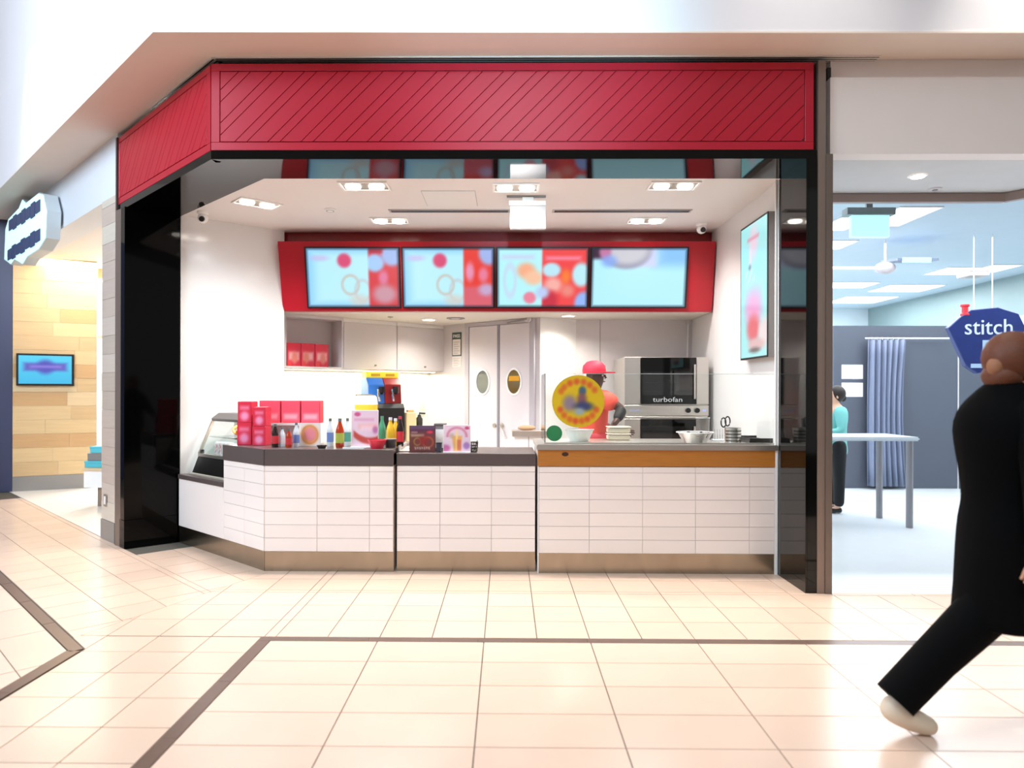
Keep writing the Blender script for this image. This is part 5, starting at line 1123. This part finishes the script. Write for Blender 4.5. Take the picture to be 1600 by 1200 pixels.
skin('shoe', {'a': ((1.655, PY-.02, .145), (.055, .062)), 'b': ((1.735, PY-.02, .09), (.058, .066)), 'c': ((1.825, PY-.02, .048), (.052, .05)), 'd': ((1.895, PY-.02, .027), (.044, .036))}, [('a', 'b'), ('b', 'c'), ('c', 'd')], shoe, t, 2)
skin('shoe', {'a': ((2.56, PY+.15, .05), (.045, .045)), 'b': ((2.66, PY+.15, .045), (.042, .04)), 'c': ((2.76, PY+.15, .032), (.038, .028))}, [('a', 'b'), ('b', 'c')], shoe, t, 2)
MB().ell((2.232-2.22, 0, 1.652), (.122, .108, .122)).build('hair', hairm, t, smooth=True); MB().ell((2.19-2.22, 0, 1.575), (.08, .085, .07)).build('hair_nape', hairm, t, smooth=True)
MB().ell((2.142-2.22, -.03, 1.615), (.038, .036, .045)).build('hair_bun', mat('light_bun', '#a06a4a', .6, var=.3, scale=30), t, smooth=True)
head_bits(t, hc, (1, 0, 0), sk, hairm)

# --- worker with red cap behind the right counter
WX, WY = onY(928, 600, 6.85).x, 6.95
t = thing('person', 'worker in red cap and red shirt standing behind the right counter', 'person', (WX, WY, 0))
sk2 = mat('skin_dark', '#4a2c22', .5); shirt = mat('coral_shirt', '#e8503e', .7); apron = mat('red_apron', '#b02430', .6); jeans = mat('dark_trousers', '#23222a', .8)
J = {}; E = []; zc = onY(930, 588, WY).z
J['pel'] = ((WX, WY, .92), (.14, .12)); J['wai'] = ((WX, WY, 1.1), (.125, .115)); J['che'] = ((WX+.01, WY, 1.32), (.14, .12)); J['up'] = ((WX+.01, WY, 1.45), (.1, .1)); E += [('pel', 'wai'), ('wai', 'che'), ('che', 'up'), ('up', 'neck')]
hc = (WX+.025, WY, zc); fd = (.9, -.42, 0); head_graph(J, E, hc, Vector(fd).normalized(), (WX+.015, WY, zc-.15))
el = onY(973, 640, WY-.2); wrn = onY(962, 660, WY-.32)
J['ns'] = ((WX+.10, WY-.17, 1.43), .055); J['ne'] = (tuple(el), .045); J['nw'] = (tuple(wrn), .03); J['fs'] = ((WX-.05, WY+.19, 1.43), .055); J['fe'] = ((WX+.08, WY+.24, 1.18), .045); J['fw'] = ((WX+.28, WY+.15, 1.12), .03)
for k in 'nf': E += [('up', k+'s'), (k+'s', k+'e'), (k+'e', k+'w')]
finger_hand(J, E, J['nw'][0], (-.5, -.5, -.5), (.3, .3, .6), (-.5, 0, -.5), 'n', .4); finger_hand(J, E, J['fw'][0], (.9, -.3, -.2), (.2, -.2, .7), (0, -1, -.2), 'f', .4)
for sd, k in ((-1, 'l'), (1, 'r')):
    J[k+'h'] = ((WX, WY+sd*.09, .84), .085); J[k+'k'] = ((WX+.01, WY+sd*.1, .48), .058); J[k+'a'] = ((WX, WY+sd*.1, .09), .036); J[k+'t'] = ((WX+.12, WY+sd*.1, .035), .03); E += [('pel', k+'h'), (k+'h', k+'k'), (k+'k', k+'a'), (k+'a', k+'t')]
skin('body', J, E, sk2, t, 2, root='pel')
skin('shirt', {'a': ((WX, WY, .9), (.185, .16)), 'b': ((WX, WY, 1.1), (.165, .15)), 'c': ((WX+.01, WY, 1.34), (.175, .17)), 'd': ((WX+.012, WY, 1.475), (.10, .12)), 'e': ((WX+.015, WY, 1.52), (.066, .066))}, [('a', 'b'), ('b', 'c'), ('c', 'd'), ('d', 'e')], shirt, t, 2, root='b')
mid = Vector(J['ns'][0]).lerp(Vector(J['ne'][0]), .72)
skin('sleeve', {'z': ((WX+.02, WY-.07, 1.45), .1), 'a': (J['ns'][0], .10), 'b': (tuple(mid), .088)}, [('z', 'a'), ('a', 'b')], shirt, t, 2)
skin('sleeve', {'z': ((WX, WY+.08, 1.45), .1), 'a': (J['fs'][0], .10), 'b': (tuple(Vector(J['fs'][0]).lerp(Vector(J['fe'][0]), .7)), .085)}, [('z', 'a'), ('a', 'b')], shirt, t, 2)
skin('glove', {'a': (tuple(Vector(J['ne'][0])+Vector((-.0, 0, .02))), .062), 'b': (tuple(Vector(J['ne'][0]).lerp(Vector(J['nw'][0]), .9)), .046)}, [('a', 'b')], mat('black_cuff', '#14120f', .7), t, 2)
skin('apron', {'a': ((WX+.02, WY-.01, .55), (.20, .17)), 'b': ((WX+.01, WY-.01, .95), (.193, .172)), 'c': ((WX+.015, WY-.01, 1.17), (.178, .165))}, [('a', 'b'), ('b', 'c')], apron, t, 2)
for sd in (-1, 1): skin('trouser_leg', {'a': ((WX, WY+sd*.09, .84), .105), 'b': ((WX+.01, WY+sd*.1, .48), .08), 'c': ((WX, WY+sd*.1, .09), .068)}, [('a', 'b'), ('b', 'c')], jeans, t, 2)
for sd in (-1, 1): skin('shoe', {'a': ((WX-.05, WY+sd*.1, .045), .045), 'b': ((WX+.06, WY+sd*.1, .045), .043), 'c': ((WX+.16, WY+sd*.1, .035), .033)}, [('a', 'b'), ('b', 'c')], m_blackm, t, 2)
fv = Vector(fd).normalized(); hv = Vector(hc)-Vector((WX, WY, 0))
capm = mat('red_cap', '#d82c44', .6)
MB().lathe([(.112, .0), (.116, .03), (.108, .075), (.075, .112), (.03, .126), (0, .127)], (hv.x-.012*fv.x, hv.y-.012*fv.y, zc+.028), n=24).build('cap', capm, t, smooth=True)
br = [];
for k in range(13):
    a = math.atan2(fv.y, fv.x)+R_(-62+k*124/12); r = .112+.085*math.sin(math.pi*k/12)**.7; br.append((hv.x+r*math.cos(a), hv.y+r*math.sin(a)))
for k in range(12, -1, -1):
    a = math.atan2(fv.y, fv.x)+R_(-62+k*124/12); br.append((hv.x+.09*math.cos(a), hv.y+.09*math.sin(a)))
MB().prism(br, zc+.032, zc+.042).build('cap_brim', capm, t)
MB().lathe([(.1, -.055), (.106, .0), (.106, .03)], (hv.x-.018*fv.x, hv.y-.018*fv.y, zc), n=20).build('hair', mat('black_hair', '#120d0b', .8), t, smooth=True) if False else None
head_bits(t, hc, fd, sk2, mat('black_hair', '#120d0b', .8))

# --- person in teal in the clothing store
TX, TYY = onY(1306, 700, 8.95).x, 8.95
t = thing('person', 'dark haired person in teal top standing behind the high table', 'person', (TX, TYY, 0))
sk3 = mat('skin_light', '#d6a88e', .5); teal2 = mat('teal_top', '#6fb8b4', .7); blk = mat('black_pants', '#0d0d10', .8); bh = mat('dark_brown_hair', '#20130f', .6)
J = {}; E = []; J['pel'] = ((TX, TYY, .84), (.12, .11)); J['wai'] = ((TX, TYY, .98), (.11, .1)); J['che'] = ((TX, TYY, 1.18), (.125, .11)); J['up'] = ((TX, TYY, 1.29), (.09, .09)); E += [('pel', 'wai'), ('wai', 'che'), ('che', 'up'), ('up', 'neck')]
hc = (TX-.02, TYY, 1.455); head_graph(J, E, hc, (-1, 0, 0), (TX-.01, TYY, 1.35), .93)
for sd, k in ((-1, 'n'), (1, 'f')):
    J[k+'s'] = ((TX, TYY+sd*.15, 1.26), .05); J[k+'e'] = ((TX-.02, TYY+sd*.2, 1.02), .04); J[k+'w'] = ((TX-.2, TYY+sd*.14, 1.0), .027); E += [('up', k+'s'), (k+'s', k+'e'), (k+'e', k+'w')]
    finger_hand(J, E, J[k+'w'][0], (-1, -sd*.2, -.1), (0, -sd*.3, .9), (0, -sd, 0), k, .4, .92)
for sd, k in ((-1, 'l'), (1, 'r')):
    J[k+'h'] = ((TX, TYY+sd*.08, .77), .08); J[k+'k'] = ((TX, TYY+sd*.085, .44), .055); J[k+'a'] = ((TX, TYY+sd*.085, .08), .034); J[k+'t'] = ((TX-.11, TYY+sd*.085, .032), .028); E += [('pel', k+'h'), (k+'h', k+'k'), (k+'k', k+'a'), (k+'a', k+'t')]
skin('body', J, E, sk3, t, 2, root='pel')
skin('top', {'a': ((TX, TYY, .66), (.155, .15)), 'b': ((TX, TYY, .98), (.135, .125)), 'c': ((TX, TYY, 1.19), (.155, .145)), 'd': ((TX, TYY, 1.31), (.08, .1)), 'e': ((TX-.005, TYY, 1.345), .06)}, [('a', 'b'), ('b', 'c'), ('c', 'd'), ('d', 'e')], teal2, t, 2, root='b')
for k in 'nf': skin('sleeve', {'z': ((TX, TYY+(-.07 if k == 'n' else .07), 1.28), .085), 'a': (J[k+'s'][0], .088), 'b': (J[k+'e'][0], .062), 'c': (tuple(Vector(J[k+'e'][0]).lerp(Vector(J[k+'w'][0]), .9)), .045)}, [('z', 'a'), ('a', 'b'), ('b', 'c')], teal2, t, 2)
for sd in (-1, 1):
    skin('trouser_leg', {'a': ((TX, TYY+sd*.06, .93), .115), 'b': ((TX, TYY+sd*.085, .44), .075), 'c': ((TX, TYY+sd*.085, .07), .065)}, [('a', 'b'), ('b', 'c')], blk, t, 2)
    skin('shoe', {'a': ((TX+.04, TYY+sd*.085, .04), .04), 'b': ((TX-.06, TYY+sd*.085, .04), .038), 'c': ((TX-.15, TYY+sd*.085, .03), .03)}, [('a', 'b'), ('b', 'c')], m_blackm, t, 2)
MB().ell((.018, 0, hc[2]+.028), (.098, .098, .108)).build('hair', bh, t, smooth=True); MB().ell((.09, 0, hc[2]-.02), (.035, .04, .05)).build('hair_tail', bh, t, smooth=True)
head_bits(t, hc, (-1, 0, 0), sk3, bh, s=.93)
